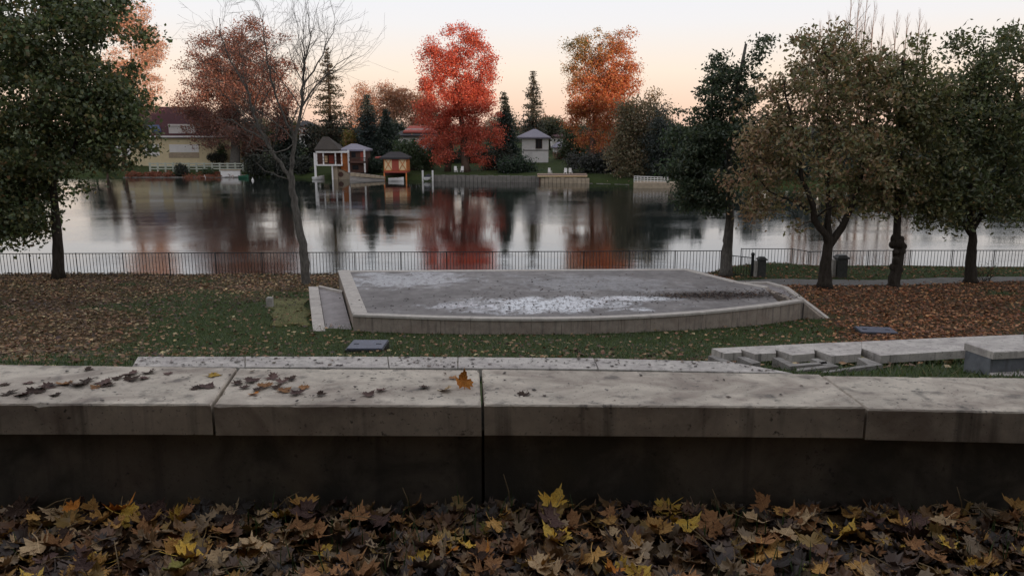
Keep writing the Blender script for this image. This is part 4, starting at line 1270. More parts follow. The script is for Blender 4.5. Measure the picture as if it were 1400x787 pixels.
# small boats
def boat(label, px, wy, L, W, hull, Yd, yaw, cover=False, z=None):
    c = Py(px, wy, Yd); z0 = WZ if z is None else z
    t = thing('boat', label, 'boat', (c.x, Yd, z0), 'boats on the lake')
    secs = []
    for i in range(9):
        s = i / 8
        w = W / 2 * (math.sin(math.pi * min(1, .18 + s * .95)) ** .6 if s < 1 else 0.02)
        w = max(w, .03); sheer = .42 + .18 * s * s
        x = (s - .5) * L
        secs.append([(x, -w, sheer), (x, -w * .8, .1), (x, -w * .3, -.1), (x, w * .3, -.1), (x, w * .8, .1), (x, w, sheer)])
    cr, sr = math.cos(yaw), math.sin(yaw)
    tf = lambda p: (c.x + p[0] * cr - p[1] * sr, Yd + p[0] * sr + p[1] * cr, z0 + p[2])
    mb = MB(); vs = [tf(p) for s in secs for p in s]; fs = []
    for i in range(8):
        for k in range(5):
            fs.append((i * 6 + k, i * 6 + k + 1, (i + 1) * 6 + k + 1, (i + 1) * 6 + k))
    fs += [(5, 4, 3, 2, 1, 0), tuple(48 + k for k in range(6))]
    mb.add(vs, fs, True).build('hull', M[hull], t)
    mb = MB(); vs = []; fs = []
    for i, s in enumerate(secs):
        w = s[5][1]; zz = s[5][2] + (.02 if not cover else 0)
        top = zz + (.35 if cover and 1 < i < 7 else 0)
        vs += [tf((s[0][0], -w * .97, zz)), tf((s[0][0], 0, top)), tf((s[0][0], w * .97, zz))]
    for i in range(8):
        for k in range(2):
            fs.append((i * 3 + k, (i + 1) * 3 + k, (i + 1) * 3 + k + 1, i * 3 + k + 1))
    mb.add(vs, fs).build('cover' if cover else 'deck', M['canvas'] if cover else M['hull'], t)
    for s in (.3, .6):
        x = (s - .5) * L
        mb = MB(); p = tf((x, 0, .5)); mb.box(p, (.25, W * .7, .05), yaw); mb.build('thwart', M['dock'], t)
boat('small white rowing boat under the orange boathouse', 541.5, 244, 2.4, 1.1, 'hull', 121.6, .25)
boat('small green boat moored by the dark bushes below the cream house', 333, 243.5, 1.6, .8, 'green_hull', 129.5, .2)
boat('white boat under the white-framed boathouse', 436, 243, 2.4, 1.0, 'hull', 125.8, 1.0)
lf = thing('boat_lift', 'two pale mooring posts with a crossbar beside the orange boathouse', 'boat lift', Py(585, 248, 120.5))
for x in (578, 591.5):
    px_box('post', M['offwhite'], lf, x - .9, x + .9, 233, 256, 120.5, .22)
px_box('crossbar', M['grey_stone'], lf, 578, 591.5, 245.5, 246.5, 120.55, .12)
boat('dark covered boat hung between the two pale mooring posts', 585, 244, 2.6, 1.3, 'hull', 121.4, 1.45, True, z=WZ + .25)
bu = 0
for x, y, col_ in ((280, 243, 0), (345.5, 247, 1)):
    c = Pz(x, y, WZ)
    mb = MB(); mb.ball((c.x, c.y, WZ + .08), (.2, .2, .22)); mb.tube([(c.x, c.y, WZ + .25), (c.x, c.y, WZ + .5)], [.05, .03], 6)
    tag(mb.build('buoy', M['white'], at=(c.x, c.y, WZ)), ('white buoy floating near the rust-coloured bank', 'white buoy floating off the dark bushes')[col_], 'buoy', 'white buoys')
# sea walls
def sea_wall(label, x0, x1, top_px, Yfun, mat, n_blk):
    xa, xb = Py(x0, 245, Yfun(x0)), Py(x1, 245, Yfun(x1))
    t = thing('shore_wall', label, 'wall', ((xa.x + xb.x) / 2, (xa.y + xb.y) / 2, WZ))
    zt_ = Py(x0, top_px, Yfun(x0)).z
    for i in range(n_blk):
        f0, f1 = i / n_blk, (i + 1) / n_blk
        p, q = xa.lerp(xb, f0), xa.lerp(xb, f1); dz = random.uniform(-.05, .05); dy = random.uniform(-.06, .06)
        MB().prism([(p.x + .02, p.y + dy), (q.x - .02, q.y + dy), (q.x - .02, q.y + .9), (p.x + .02, p.y + .9)], WZ - .8, zt_ + dz).build('stone_block', mat, t)
sea_wall('long low grey stone shore wall in front of the red tree', 592, 738, 239.5, lambda x: 121.0 - (x - 592) * .022, M['grey_stone'], 26)
sea_wall('tan stone shore wall under the timber dock', 739, 806, 243, lambda x: 117.4 - (x - 740) * .03, M['tan_stone'], 12)
sea_wall('dark stone edging below the cream house garden', 168, 332, 242, lambda x: 130.8, M['grey_stone'], 26)
sea_wall('rough stone bank edge below the willow', 806, 866, 251, lambda x: 115.0 - (x - 806) * .05, M['grey_stone'], 12)
# dock with chairs
dkk = thing('timber_dock', 'long timber dock on the tan shore wall below the pavilion', 'dock', Py(770, 243, 117.5))
for i in range(24):
    x0 = 735 + i * 2.84
    px_box('plank', M['dock'], dkk, x0, x0 + 2.75, 238.2, 240.2, 117.0, 2.4)
px_box('edge_beam', M['pale_wood'], dkk, 735, 803, 240.2, 241.6, 117.02, .2)
for x in (738, 760, 782, 801):
    px_box('post', M['brown_wood'], dkk, x - .7, x + .7, 241.5, 250, 117.3, .25)
def chair(px, py, Yd, label, yaw):
    c = Py(px, py, Yd)
    z0 = c.z
    t = thing('garden_chair', label, 'chair', c, 'white garden chairs on the far shore')
    def bx(name, dx, dy, dz, sx, sy, sz):
        cr, sr = math.cos(yaw), math.sin(yaw)
        k_ = .72
        MB().box((c.x + (dx * cr - dy * sr) * k_, c.y + (dx * sr + dy * cr) * k_, z0 + dz * k_), (sx * k_, sy * k_, sz * k_), yaw).build(name, M['white'], t)
    bx('seat', 0, 0, .42, .6, .6, .08)
    bx('backrest', 0, .3, .85, .6, .09, .85)
    for sx in (-.27, .27):
        for sy in (-.26, .26):
            bx('leg', sx, sy, .19, .07, .07, .40)
        bx('armrest', sx * 1.1, 0, .66, .08, .6, .06)
chair(752, 238, 118.0, 'single white garden chair at the house end of the timber dock', .6)
chair(773, 238.2, 118.0, 'white garden chair on the timber dock, the one nearer the pavilion of a pair', -.2)
chair(780, 238.2, 118.0, 'white garden chair on the timber dock, the one nearer the willow of a pair', .3)
chair(623.5, 235.5, 122.5, 'white garden chair beneath the red tree, beside its twin trunk', .5)
chair(631.5, 235.5, 122.5, 'white garden chair beneath the red tree, nearer the dark conifers', -.3)
# pavilion
YP = 139.0
pv = thing('pavilion', 'tall pale square pavilion with lilac slate hip roof and dark window', 'house', Py(737, 222, YP))
px_box('wall', M['white'], pv, 714, 750, 187.5, 232, YP, 4.6)
hip_roof('roof', M['slate'], pv, 706, 753, 187.5, 176.5, 729, 733, YP, 4.6, .7)
rects(pv, 'window', YP, [(732.5, 741, 190.5, 203)], 'window', 'brown_wood')
w_ = px_box('window_bar', M['brown_wood'], pv, 736.5, 737.1, 190.5, 203, YP - .14, .05)
px_box('string_course', M['grey_stone'], pv, 715.5, 750.5, 205, 206, YP - .08, .1)
px_box('lower_door', M['offwhite'], pv, 722, 728, 208, 222, YP - .06, .1)
# white house with red roof
YR = 152.0
wh = thing('house', 'white house with red tiled upper roof behind the green bush', 'house', Py(568, 205, YR))
px_box('wall', M['offwhite'], wh, 545, 590, 185, 214, YR, 8)
hip_roof('roof', M['dark_roof'], wh, 541, 594, 185, 179, 548, 588, YR, 8, .5)
px_box('upper_wall', M['offwhite'], wh, 554, 590, 176, 182, YR + 2, 5)
hip_roof('upper_roof', M['red_roof'], wh, 551, 594, 180, 172, 560, 588, YR + 1.5, 5, .4)
rects(wh, 'window', YR, [(551, 556, 190, 196), (563, 568, 190, 197), (575, 580, 190, 197)])
# small houses in the trees behind
def small_house(label, x0, x1, y0, y1, yr, Yd, wall, roof, wins):
    t = thing('house', label, 'house', Py((x0 + x1) / 2, y1, Yd), None)
    px_box('wall', M[wall], t, x0, x1, y0, y1 + 6, Yd, 7)
    hip_roof('roof', M[roof], t, x0 - 2, x1 + 2, y0, yr, x0 + 4, x1 - 4, Yd, 7, .4)
    rects(t, 'window', Yd, wins)
small_house('small white house half hidden beside the pavilion', 754, 770, 187, 212, 180, 175, 'white', 'plum_roof', [(757, 759.5, 190, 194), (763, 765.5, 190, 194), (757, 759.5, 200, 205)])
small_house('pale grey-roofed cottage between the pavilion and the orange tree', 758, 778, 201, 220, 194, 160, 'offwhite', 'slate', [(764, 768, 205, 210)])
small_house('pale house glimpsed behind the willow', 838, 862, 203, 220, 196, 150, 'offwhite', 'dark_roof', [(846, 850, 206, 211)])
small_house('white gable wall high among the trees left of the white-framed boathouse', 410, 424, 172, 196, 165, 172, 'offwhite', 'dark_roof', [(414, 418, 178, 184)])
# white railed landing on the right
ld = thing('landing_stage', 'white-railed stone landing jutting out by the dark trees', 'landing', Py(890, 256, 108))
q = [Py(866, 257.5, 105.6), Py(935, 258, 105.4), Py(935, 250, 110), Py(868, 249, 110)]
MB().prism([(v.x, v.y) for v in q], WZ - 1, Py(880, 248.5, 108).z).build('base', M['tan_stone'], ld)
for i in range(11):
    x = 867 + i * 4.6
    px_box('post', M['white'], ld, x - .45, x + .45, 240.5 + i * .18, 250, 107.2, .1)
for dy in (0, 2.6, 5.2):
    a, b_ = Py(867, 241 + dy, 107.2), Py(914, 242.8 + dy, 107.2)
    MB().tube([a, b_], [.05, .05], 5).build('rail', M['white'], ld)

# ---------------------------------------------------------------- far shore: trees
far_group = 'trees on the far shore'
def px_m(Yd): return Yd / 1040.0
def ftree(name, label, trunk_px, base_py, lobes, Yd, palette, n_clump, n_leaf, size, tr, clump=1.0, bark='bark_red', top=None, inner=.5, flat=.7, group=far_group, gauss=.5, lift=.25, twigs=0, limb=.03, trunks=None):
    k = px_m(Yd)
    bx_ = Py(trunk_px, base_py, Yd); base = Vector((bx_.x, Yd, Hs(bx_.x, Yd) - .1))
    el = []
    for L in lobes:
        px, py, rx, rz = L[:4]
        c = Py(px, py, Yd)
        el.append((c.x, c.y, c.z, rx * k, max(rx * k * .8, 1.0), rz * k))
    tp = top or (sum(l_[0] for l_ in lobes) / len(lobes), min(l_[1] for l_ in lobes))
    tpv = Py(tp[0], tp[1], Yd)
    t = broadleaf(name, label, base, [base, base.lerp(tpv, .35) + Vector((random.uniform(-.2, .2), 0, 0)), base.lerp(tpv, .7) + Vector((random.uniform(-.3, .3), 0, 0)), tpv], tr, el, n_clump, clump, n_leaf, size, palette, bark, group, inner, lift, flat, limb, twigs, gauss=gauss)
    if trunks:
        for px2, py2 in trunks:
            b2 = Py(px2, py2, Yd + .8); b2.z = Hs(b2.x, b2.y) - .1
            tt = Py((px2 + tp[0]) / 2, tp[1] + 60, Yd)
            MB().tube([b2, b2.lerp(tt, .5), tt], [tr * .8, tr * .6, tr * .25], 7).build('trunk', M[bark], t)
    return t
def P2(cols, w, v=.28, h=.10):
    return lambda P: jitter(pick(cols, w, len(P)), P, v, h)
red = P2([(.56, .10, .05), (.62, .15, .07), (.46, .07, .04), (.34, .09, .045)], [5, 4, 3, 1])
ftree('red_tree', 'tall ragged bright red tree with twin trunks on the far shore', 637, 238,
      [(622, 46, 24, 13), (600, 72, 26, 17), (574, 68, 11, 7), (645, 58, 22, 18), (668, 82, 17, 22), (655, 112, 30, 28), (598, 110, 28, 25), (628, 145, 48, 28), (606, 190, 38, 36), (652, 188, 34, 40), (585, 150, 16, 24), (674, 145, 13, 30), (628, 92, 30, 34), (640, 125, 34, 26)],
      128, red, 340, 64000, .27, .75, 1.25, 'bark_red', (628, 110), .55, .72, gauss=.42, trunks=[(612, 236)])
def orange_pal(P):
    c = pick([(.55, .17, .045), (.50, .22, .06), (.42, .11, .05)], [4, 3, 3], len(P))
    gr_ = pick([(.24, .19, .06), (.30, .21, .06), (.19, .17, .055)], [1, 1, 1], len(P))
    zc = Py(0, 100, 130).z; xc = Py(830, 100, 130).x
    f = np.clip((P[:, 2] - zc) / 7 + (xc - P[:, 0]) / 7 - .25 + rng.normal(size=len(P)) * .35, 0, 1)[:, None]
    return jitter(c * (1 - f) + gr_ * f, P, .25, .1)
ftree('orange_tree', 'tall orange tree with olive crown top above the timber dock', 807, 237,
      [(788, 60, 25, 17), (822, 54, 26, 15), (848, 66, 22, 22), (862, 95, 15, 28), (795, 100, 27, 30), (837, 108, 34, 32), (820, 150, 52, 30), (788, 160, 26, 24), (852, 160, 25, 32), (828, 192, 34, 22), (770, 62, 6, 5), (820, 82, 32, 26), (818, 122, 42, 28)],
      130, orange_pal, 310, 56000, .27, .6, 1.2, 'bark_red', (820, 110), .55, .72, gauss=.42)
def beech_pal(P):
    c = pick([(.22, .095, .065), (.28, .12, .075), (.13, .075, .058)], [4, 3, 3], len(P))
    return jitter(c, P, .28, .1)
ftree('beech_tree', 'wide russet beech with bare twigs beside the cream house', 320, 222,
      [(325, 75, 58, 42), (278, 112, 32, 40), (378, 95, 30, 46), (325, 130, 76, 40), (268, 150, 30, 26), (388, 145, 28, 40), (322, 172, 80, 28), (300, 50, 24, 16), (352, 48, 26, 18), (320, 195, 60, 18), (325, 100, 62, 56)],
      137, beech_pal, 380, 74000, .26, .95, 1.5, 'bark_grey', (325, 90), .5, .7, twigs=260, gauss=.44)
ftree('orange_tree', 'glowing peach orange tree rising before the cream house roof', 168, 225,
      [(185, 30, 28, 30), (196, 80, 26, 38), (170, 100, 26, 50), (202, 128, 19, 28), (165, 30, 26, 36), (192, 150, 18, 14)],
      136.5, P2([(.58, .38, .27), (.54, .33, .22), (.60, .42, .31)], [4, 3, 3]), 170, 30000, .24, .4, 1.2, 'bark_red', (180, 60), .5, gauss=.44)
for lab, x, tp_, hw, n in (('pale peach tree behind the conifers, above the brown boathouse', 500, 112, 20, 7000), ('broad peach-brown tree behind the orange boathouse', 540, 106, 26, 11000), ('peach tree between the broad peach-brown one and the red tree', 578, 116, 20, 7000)):
    ftree('autumn_tree', lab, x, 205, [(x, tp_ + 28, hw, 24), (x - hw * .4, tp_ + 45, hw * .7, 26), (x + hw * .4, tp_ + 42, hw * .7, 28)], 200,
          P2([(.42, .22, .13), (.48, .24, .12), (.36, .20, .13)], [4, 3, 3]), 90, n, .36, .4, 1.5, 'bark_red', twigs=50)
ftree('autumn_tree', 'narrow brown column-shaped tree at the water below the big green tree', 147, 243, [(147, 200, 5, 30), (147, 170, 4.5, 22), (147, 225, 4.5, 14)], 132.5,
      P2([(.16, .09, .05), (.12, .075, .045)], [1, 1]), 40, 2500, .34, .2, .5, 'bark_red')
# conifers
dg = P2([(.022, .042, .026), (.03, .05, .03), (.018, .034, .024)], [1, 1, 1], .3)
dgb = P2([(.022, .042, .036), (.028, .05, .042)], [1, 1], .3)
def fcon(label, px, top, base_py, hw, Yd, pal, n_lv, per, size=.42, droop=.25, density=1.0, ragged=.25, power=.85, low=.06):
    b_ = Py(px, base_py, Yd); z0 = Hs(b_.x, Yd) - .1
    h_ = Py(px, top, Yd).z - z0
    return conifer('conifer', label, Vector((b_.x, Yd, z0)), h_, hw * px_m(Yd), n_lv, per, size, pal, droop, low, 'bark', far_group, density, power, ragged)
thin = P2([(.05, .06, .03), (.08, .065, .035), (.11, .07, .04)], [4, 3, 1])
fcon('thin ragged conifer with gaps behind the white-framed boathouse', 455, 64, 235, 34, 146, thin, 36, 9, .40, .15, 1.0, .4, .8, .12)
fcon('dense blue-green conifer behind the brown boathouse', 506, 128, 240, 27, 141, dgb, 34, 12, .42, .3, 1.4)
fcon('broad dark conifer between the brown and orange boathouses', 530, 148, 240, 27, 140, dg, 30, 12, .42, .3, 1.4)
fcon('dark pointed conifer touching the red tree', 690, 124, 238, 22, 134, dg, 34, 11, .40, .28, 1.4)
fcon('dark conifer leaning against the pavilion hedge', 694, 150, 238, 20, 133, dg, 26, 11, .40, .28, 1.4)
fcon('tall grey-green spruce standing clear above the pavilion roof', 728, 96, 210, 23, 160, P2([(.055, .065, .045), (.07, .075, .05), (.09, .08, .05)], [4, 3, 1]), 40, 9, .45, .2, 1.0, .22, .75)
fcon('dark ivy-green conifer between the beech and the white-framed boathouse', 392, 140, 240, 26, 143, dg, 32, 12, .42, .3, 1.4)
# bushes, hedges and lower trees
def bush(name, label, cat, lobes, Yd, palette, n_leaf, size, group=None, clumps=40, cr=.7):
    k = px_m(Yd)
    el = []
    for px, py, rx, rz in lobes:
        c = Py(px, py, Yd); el.append((c.x, c.y, c.z, rx * k, max(.6, rx * k * .7), rz * k))
    gx_, gz_ = el[0][0], min(Hs(el[0][0], Yd), el[0][2])
    base = Vector((gx_, Yd, gz_))
    t = thing(name, label, cat, base, group)
    wood = MB()
    C = ell_points(el, clumps, .5)
    for c in C[:24]:
        wood.tube([(c[0] * .4 + gx_ * .6, Yd, base.z - .1), (c[0] * .8 + gx_ * .2, Yd, (base.z + c[2]) / 2), tuple(c)], [.06, .04, .02], 4, cap=False)
    wood.build('stems', M['bark'], t)
    R = cr * rng.uniform(.6, 1.4, clumps)
    rep = rng.choice(clumps, n_leaf, p=R ** 2 / (R ** 2).sum())
    off = rng.normal(size=(n_leaf, 3)) * .5
    P = C[rep] + off * R[rep][:, None]
    P[:, 2] = np.maximum(P[:, 2], H(P[:, 0], P[:, 1]) + .02)
    V, F, K = leaf_cloud(P, size, palette(P), unit(off), .4)
    link('foliage', np_mesh('foliage', V - np.array(base), F, K), t, M['leaf'])
bg = 'bushes on the far shore'
rust = P2([(.34, .10, .045), (.26, .085, .04), (.20, .075, .04)], [1, 1, 1])
grn = P2([(.05, .085, .025), (.065, .10, .03), (.04, .065, .025)], [1, 1, 1])
blk = P2([(.018, .026, .018), (.03, .036, .02), (.05, .05, .025)], [3, 2, 1])
bush('round_bush', 'round clipped dark bush in front of the white fence', 'bush', [(247, 232, 8, 7)], 132.8, blk, 2500, .22, bg, 40, .5)
bush('low_bush', 'small green shrub between the round bush and the garden wall', 'bush', [(284, 235, 6, 4)], 132.6, grn, 1000, .22, bg, 20, .4)
bush('rust_shrubs', 'bank of rust-orange shrubs at the water below the white fence', 'bush', [(205, 241, 20, 4), (228, 240, 9, 5), (185, 241, 14, 4)], 132.2, rust, 4000, .25, bg, 70, .5)
bush('ground_cover', 'low strip of russet ground cover along the bank below the round bush', 'bush', [(285, 242, 36, 2.2)], 131.8, rust, 2500, .22, bg, 80, .4)
bush('hedge', 'low dark hedge against the cream house wall', 'hedge', [(296, 215, 15, 4)], 140.5, blk, 2000, .25, bg, 50, .5)
bush('low_bush', 'slim shrub standing over the low dark hedge', 'bush', [(303, 204, 5, 6)], 140.0, grn, 500, .3, bg, 14, .5)
bush('dark_bush', 'black-green bushes hanging over the water right of the garden wall', 'bush', [(350, 228, 15, 14), (385, 230, 18, 14), (415, 228, 14, 16)], 131.5, blk, 9000, .32, bg, 110, .9)
bush('yellow_bush', 'yellow-green bush glowing behind the leaning bare tree', 'bush', [(385, 190, 14, 16), (400, 180, 8, 14)], 152, P2([(.16, .17, .04), (.12, .14, .04)], [1, 1]), 3500, .38, bg, 50, .9)
bush('yellow_bush', 'small orange-yellow bush behind the brown boathouse roof', 'bush', [(478, 190, 8, 8)], 140, P2([(.22, .19, .04), (.34, .15, .04)], [3, 1]), 1500, .32, bg, 26, .7)
bush('green_bush', 'bright green rounded bush beside the orange boathouse', 'bush', [(565, 210, 18, 14), (548, 203, 10, 8), (585, 222, 10, 10)], 131, grn, 7000, .32, bg, 90, .9)
bush('hedge', 'dark clipped hedge between the brown and orange boathouses', 'hedge', [(512, 228, 12, 9)], 129, P2([(.02, .045, .02), (.03, .06, .025)], [1, 1]), 4000, .28, bg, 60, .7)
bush('hedge', 'deep green hedge at the foot of the pavilion', 'hedge', [(726, 230, 7, 8), (700, 228, 20, 9), (712, 226, 10, 9)], 126, P2([(.025, .055, .022), (.035, .07, .028), (.018, .03, .02)], [2, 2, 2]), 8000, .3, bg, 100, .8)
bush('dark_bush', 'dark shrubs under the dark pointed conifer', 'bush', [(672, 222, 14, 12), (690, 215, 16, 14)], 130, blk, 4500, .32, bg, 60, .9)
bush('low_bush', 'reddish shrub below the small white houses', 'bush', [(768, 214, 10, 6)], 148, P2([(.22, .10, .06), (.14, .08, .05)], [1, 1]), 1600, .32, bg, 24, .7)
bush('dark_bush', 'dark thicket behind the timber dock', 'bush', [(800, 222, 24, 10), (828, 226, 20, 16), (845, 215, 16, 16)], 123, P2([(.035, .038, .028), (.05, .05, .035), (.025, .03, .026)], [1, 1, 1]), 7000, .32, bg, 90, .9)
will = P2([(.18, .15, .08), (.22, .17, .085), (.14, .13, .07), (.27, .18, .09)], [4, 3, 3, 1.5])
ftree('willow_tree', 'drooping brown-green willow at the water between dock and landing', 868, 246, [(872, 175, 30, 38), (888, 148, 22, 24), (848, 205, 20, 34), (878, 215, 32, 32), (860, 155, 14, 22), (905, 165, 16, 26)], 117, will, 190, 24000, .26, .35, 1.0, 'bark_grey', (872, 150), .5, 1.1, twigs=60)
teal = P2([(.025, .04, .034), (.035, .05, .04), (.045, .055, .04)], [1, 1, 1])
ftree('dark_tree', 'dark teal tree behind the white-railed landing', 905, 248, [(905, 190, 24, 38), (920, 205, 26, 36), (895, 225, 20, 22)], 114, teal, 110, 14000, .28, .3, 1.0, 'bark')
# mid trees filling the view behind the gardens
for lab, x, y, rx, rz, Yd, pal, n in (
        ('dull green tree behind the pavilion roof', 752, 172, 16, 18, 170, P2([(.06, .075, .035), (.08, .08, .04)], [1, 1]), 3000),
        ('dark green tree behind the cream house chimney end', 130, 190, 26, 34, 150, dg, 5000),
        ('green tree behind the small white houses', 785, 195, 18, 22, 145, P2([(.05, .075, .03), (.07, .085, .03)], [1, 1]), 4000),
        ('dim brown tree between the beech and the ivy-green conifer', 350, 195, 26, 26, 150, P2([(.06, .045, .035), (.045, .045, .03)], [1, 1]), 4500),
        ('dark tree behind the white-framed boathouse roof', 440, 190, 24, 30, 150, blk, 5500),
        ('dark green tree left of the pale white house', 470, 195, 20, 24, 150, dg, 4500),
        ('dark green tree under the peach-brown crowns', 535, 185, 20, 20, 165, dg, 3500),
        ('dark tree behind the twin red trunks', 600, 210, 22, 18, 140, dg, 4000),
        ('dark tree behind the red crown edge', 650, 212, 26, 18, 142, blk, 4500),
        ('low brown tree beyond the small white houses', 765, 183, 12, 10, 190, P2([(.25, .12, .08), (.2, .12, .08)], [1, 1]), 1800),
        ('olive tree behind the orange trunk', 822, 195, 22, 24, 150, P2([(.10, .10, .04), (.08, .075, .04)], [1, 1]), 4500)):
    ftree('garden_tree', lab, x, 225, [(x, y, rx, rz), (x - rx * .4, y + rz * .3, rx * .7, rz * .7), (x + rx * .5, y + rz * .35, rx * .6, rz * .65)], Yd, pal, 60, n, .42, .25, 1.0, 'bark')
for i in range(17):
    x = 232 + i * 36 + random.uniform(-8, 8); tp_ = random.uniform(152, 170); Yd = random.uniform(185, 215)
    ki = i % 3
    pal = ([P2([(.10, .08, .05), (.14, .10, .06)], [1, 1]), P2([(.06, .07, .04), (.08, .08, .05)], [1, 1]), P2([(.22, .13, .08), (.17, .11, .07)], [1, 1])])[ki]
    ftree('background_tree', ('brown', 'grey-green', 'russet')[ki] + ' tree of the low tree line far behind the lakeside gardens', x, 205, [(x, tp_ + 20, 22, 20), (x - 12, tp_ + 26, 16, 18), (x + 13, tp_ + 24, 16, 18)], Yd, pal, 50, 3600, .45, .3, 1.7, 'bark', group='low tree line behind the lakeside gardens')
for i, (x, y, rx, rz, Yd, pal) in enumerate(((945, 205, 26, 34, 112, teal), (990, 212, 28, 28, 114, blk), (1035, 205, 30, 34, 112, teal), (1085, 215, 30, 26, 110, dgb), (1135, 205, 30, 34, 112, blk), (1180, 222, 26, 20, 108, teal), (1222, 225, 24, 18, 110, teal), (1270, 215, 30, 28, 108, dg), (1325, 210, 32, 32, 106, teal), (1380, 215, 30, 28, 104, dg), (1440, 205, 40, 40, 104, dg))):
    o = ftree('dark_tree', {id(teal): 'dark teal', id(blk): 'black-brown', id(dgb): 'blue-green', id(dg): 'deep green'}[id(pal)] + ' tree of the far bank glimpsed between the lakeside trees past the landing', x, 250, [(x, y, rx, rz), (x - rx * .4, y + rz * .4, rx * .8, rz * .7), (x + rx * .4, y + rz * .4, rx * .8, rz * .7)], Yd, pal, 60, 4200, .42, .3, 1.1, 'bark', group='dark far bank trees behind the lakeside trees')
# tall bare poplars behind the right-hand trees
for i, (x, tp_) in enumerate(((1090, 40), (1099, 34), (1108, 28), (1118, 16), (1128, 20), (1146, -10), (1156, -22), (1166, -14), (1177, 0), (1190, 20), (1208, 14), (1222, 18), (1238, 12), (1248, 30))):
    Yd = 150 + (i * 7) % 13
    b_ = Py(x, 225, Yd); z0 = Hs(b_.x, Yd) - .1
    h_ = Py(x, tp_, Yd).z - z0
    t = tree_thing('bare_poplar', 'tall pale leafless poplar rising above the brown-green tree', Vector((b_.x, Yd, z0)), 'bare poplars on the far bank')
    wood = MB(); tips = []
    bs = np.array((b_.x, Yd, z0))
    wood.tube([bs, bs + [0.1, 0, h_ * .5], bs + [0, 0, h_]], [.3, .16, .02], 5)
    for k in range(34):
        f = .15 + .82 * k / 34
        a = rng.uniform(0, 6.28); Lb = (1 - f) * h_ * .22 + .9
        bare_branch(wood, bs + [0, 0, h_ * f], np.array([math.cos(a) * .35, math.sin(a) * .35, 1.0]), Lb, .05 * (1 - f) + .025, 3, .12, .18, tips, 4, .05)
    finish_tree(t, wood, bark='bark_pale')
# ---------------------------------------------------------------- fallen leaves and grass
def frustum(x, y): return np.abs(x) < y * .70 + 1.0
def scatter(n, x0, x1, y0, y1, prob):
    out = []
    tot = 0
    while tot < n:
        x = rng.uniform(x0, x1, n * 2); y = rng.uniform(y0, y1, n * 2)
        k = (rng.uniform(size=n * 2) < prob(x, y)) & frustum(x, y)
        out.append(np.stack([x[k], y[k]], 1)); tot += k.sum()
    return np.concatenate(out)[:n]
not_built = lambda x, y: 1.0
lp = lambda x, y: np.clip((leafiness(x, y) * .95 + .05) * (1 - .8 * on_path(x, y)), 0, 1)
XY = scatter(46000, -27, 30, 10, 36, lp)
P = np.stack([XY[:, 0], XY[:, 1], H(XY[:, 0], XY[:, 1]) + rng.uniform(.005, .05, len(XY))], 1)
tone = vnoise(XY[:, 0], XY[:, 1], 2.5, 21)[:, None]
cc = pick([(.22, .13, .065), (.31, .19, .095), (.14, .085, .05), (.42, .29, .15), (.25, .115, .055), (.52, .40, .22), (.075, .048, .035)], [5, 5, 4, 2.2, 2, .9, 3], len(P))
rt = sstep(6, 10, XY[:, 0])[:, None]
cc = cc * (1 - rt) + cc * np.array([1.05, .74, .62]) * rt
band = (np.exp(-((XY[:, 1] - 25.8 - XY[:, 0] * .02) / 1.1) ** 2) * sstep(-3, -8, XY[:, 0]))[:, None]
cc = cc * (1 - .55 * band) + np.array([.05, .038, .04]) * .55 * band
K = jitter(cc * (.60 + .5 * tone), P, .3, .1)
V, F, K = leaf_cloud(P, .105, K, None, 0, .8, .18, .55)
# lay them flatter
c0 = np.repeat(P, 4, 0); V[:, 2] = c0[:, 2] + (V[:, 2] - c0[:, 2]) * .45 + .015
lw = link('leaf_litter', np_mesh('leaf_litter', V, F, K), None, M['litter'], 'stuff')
tag(lw, 'brown and rust fallen leaves strewn over the lakeside lawn', 'leaves')
# grass blades
gpz = lambda x, y: np.clip(1.0 - leafiness(x, y) * 1.1, .04, 1) * (1 - on_path(x, y))
XY = scatter(95000, -27, 30, 8.5, 36, gpz)
n_ = len(XY)
base = np.stack([XY[:, 0], XY[:, 1], H(XY[:, 0], XY[:, 1])], 1)
hgt = rng.uniform(.04, .09, n_)[:, None]
ang = rng.uniform(0, 6.28, n_)
sd = np.stack([np.cos(ang), np.sin(ang), np.zeros(n_)], 1)
tip = base + np.stack([rng.normal(size=n_) * .035, rng.normal(size=n_) * .035, np.zeros(n_)], 1) + np.array([0, 0, 1]) * hgt
V = np.stack([base - sd * .012, base + sd * .012, tip], 1).reshape(-1, 3)
F = np.arange(n_ * 3).reshape(-1, 3)
K = np.repeat(jitter(pick([(.055, .09, .025), (.08, .115, .032), (.04, .065, .02), (.15, .145, .055)], [4, 3, 3, 1.5], n_), base, .3), 3, 0)
gs = link('lawn_grass', np_mesh('lawn_grass', V, F, K), None, M['leaf'], 'stuff')
tag(gs, 'short green lawn grass around the stage', 'grass')
# leaf piles lying on the stage
def pile(px, py, rx, ry, n, cols, w, size=.09, z=ZS):
    c = Pz(px, py, z)
    P = np.stack([c.x + rng.normal(size=n) * rx, c.y + rng.normal(size=n) * ry, np.full(n, z + .012) + rng.uniform(0, .025, n)], 1)
    return P, jitter(pick(cols, w, n), P, .3)
Ps, Ks = [], []
dkc = [(.05, .032, .025), (.09, .055, .04), (.14, .09, .055), (.03, .022, .02)]
for a in ((985, 404, 1.0, .28, 600, dkc, [4, 3, 1, 4]), (940, 405, .7, .22, 220, dkc, [4, 3, 2, 3]), (1030, 402, .7, .35, 260, dkc, [4, 3, 1, 3]), (735, 415, 2.4, .8, 330, dkc, [3, 2, .5, 5]), (760, 400, 3.0, 2.0, 160, dkc, [3, 2, 1, 5])):
    p_, k_ = pile(*a); Ps.append(p_); Ks.append(k_)
P = np.concatenate(Ps); K = np.concatenate(Ks)
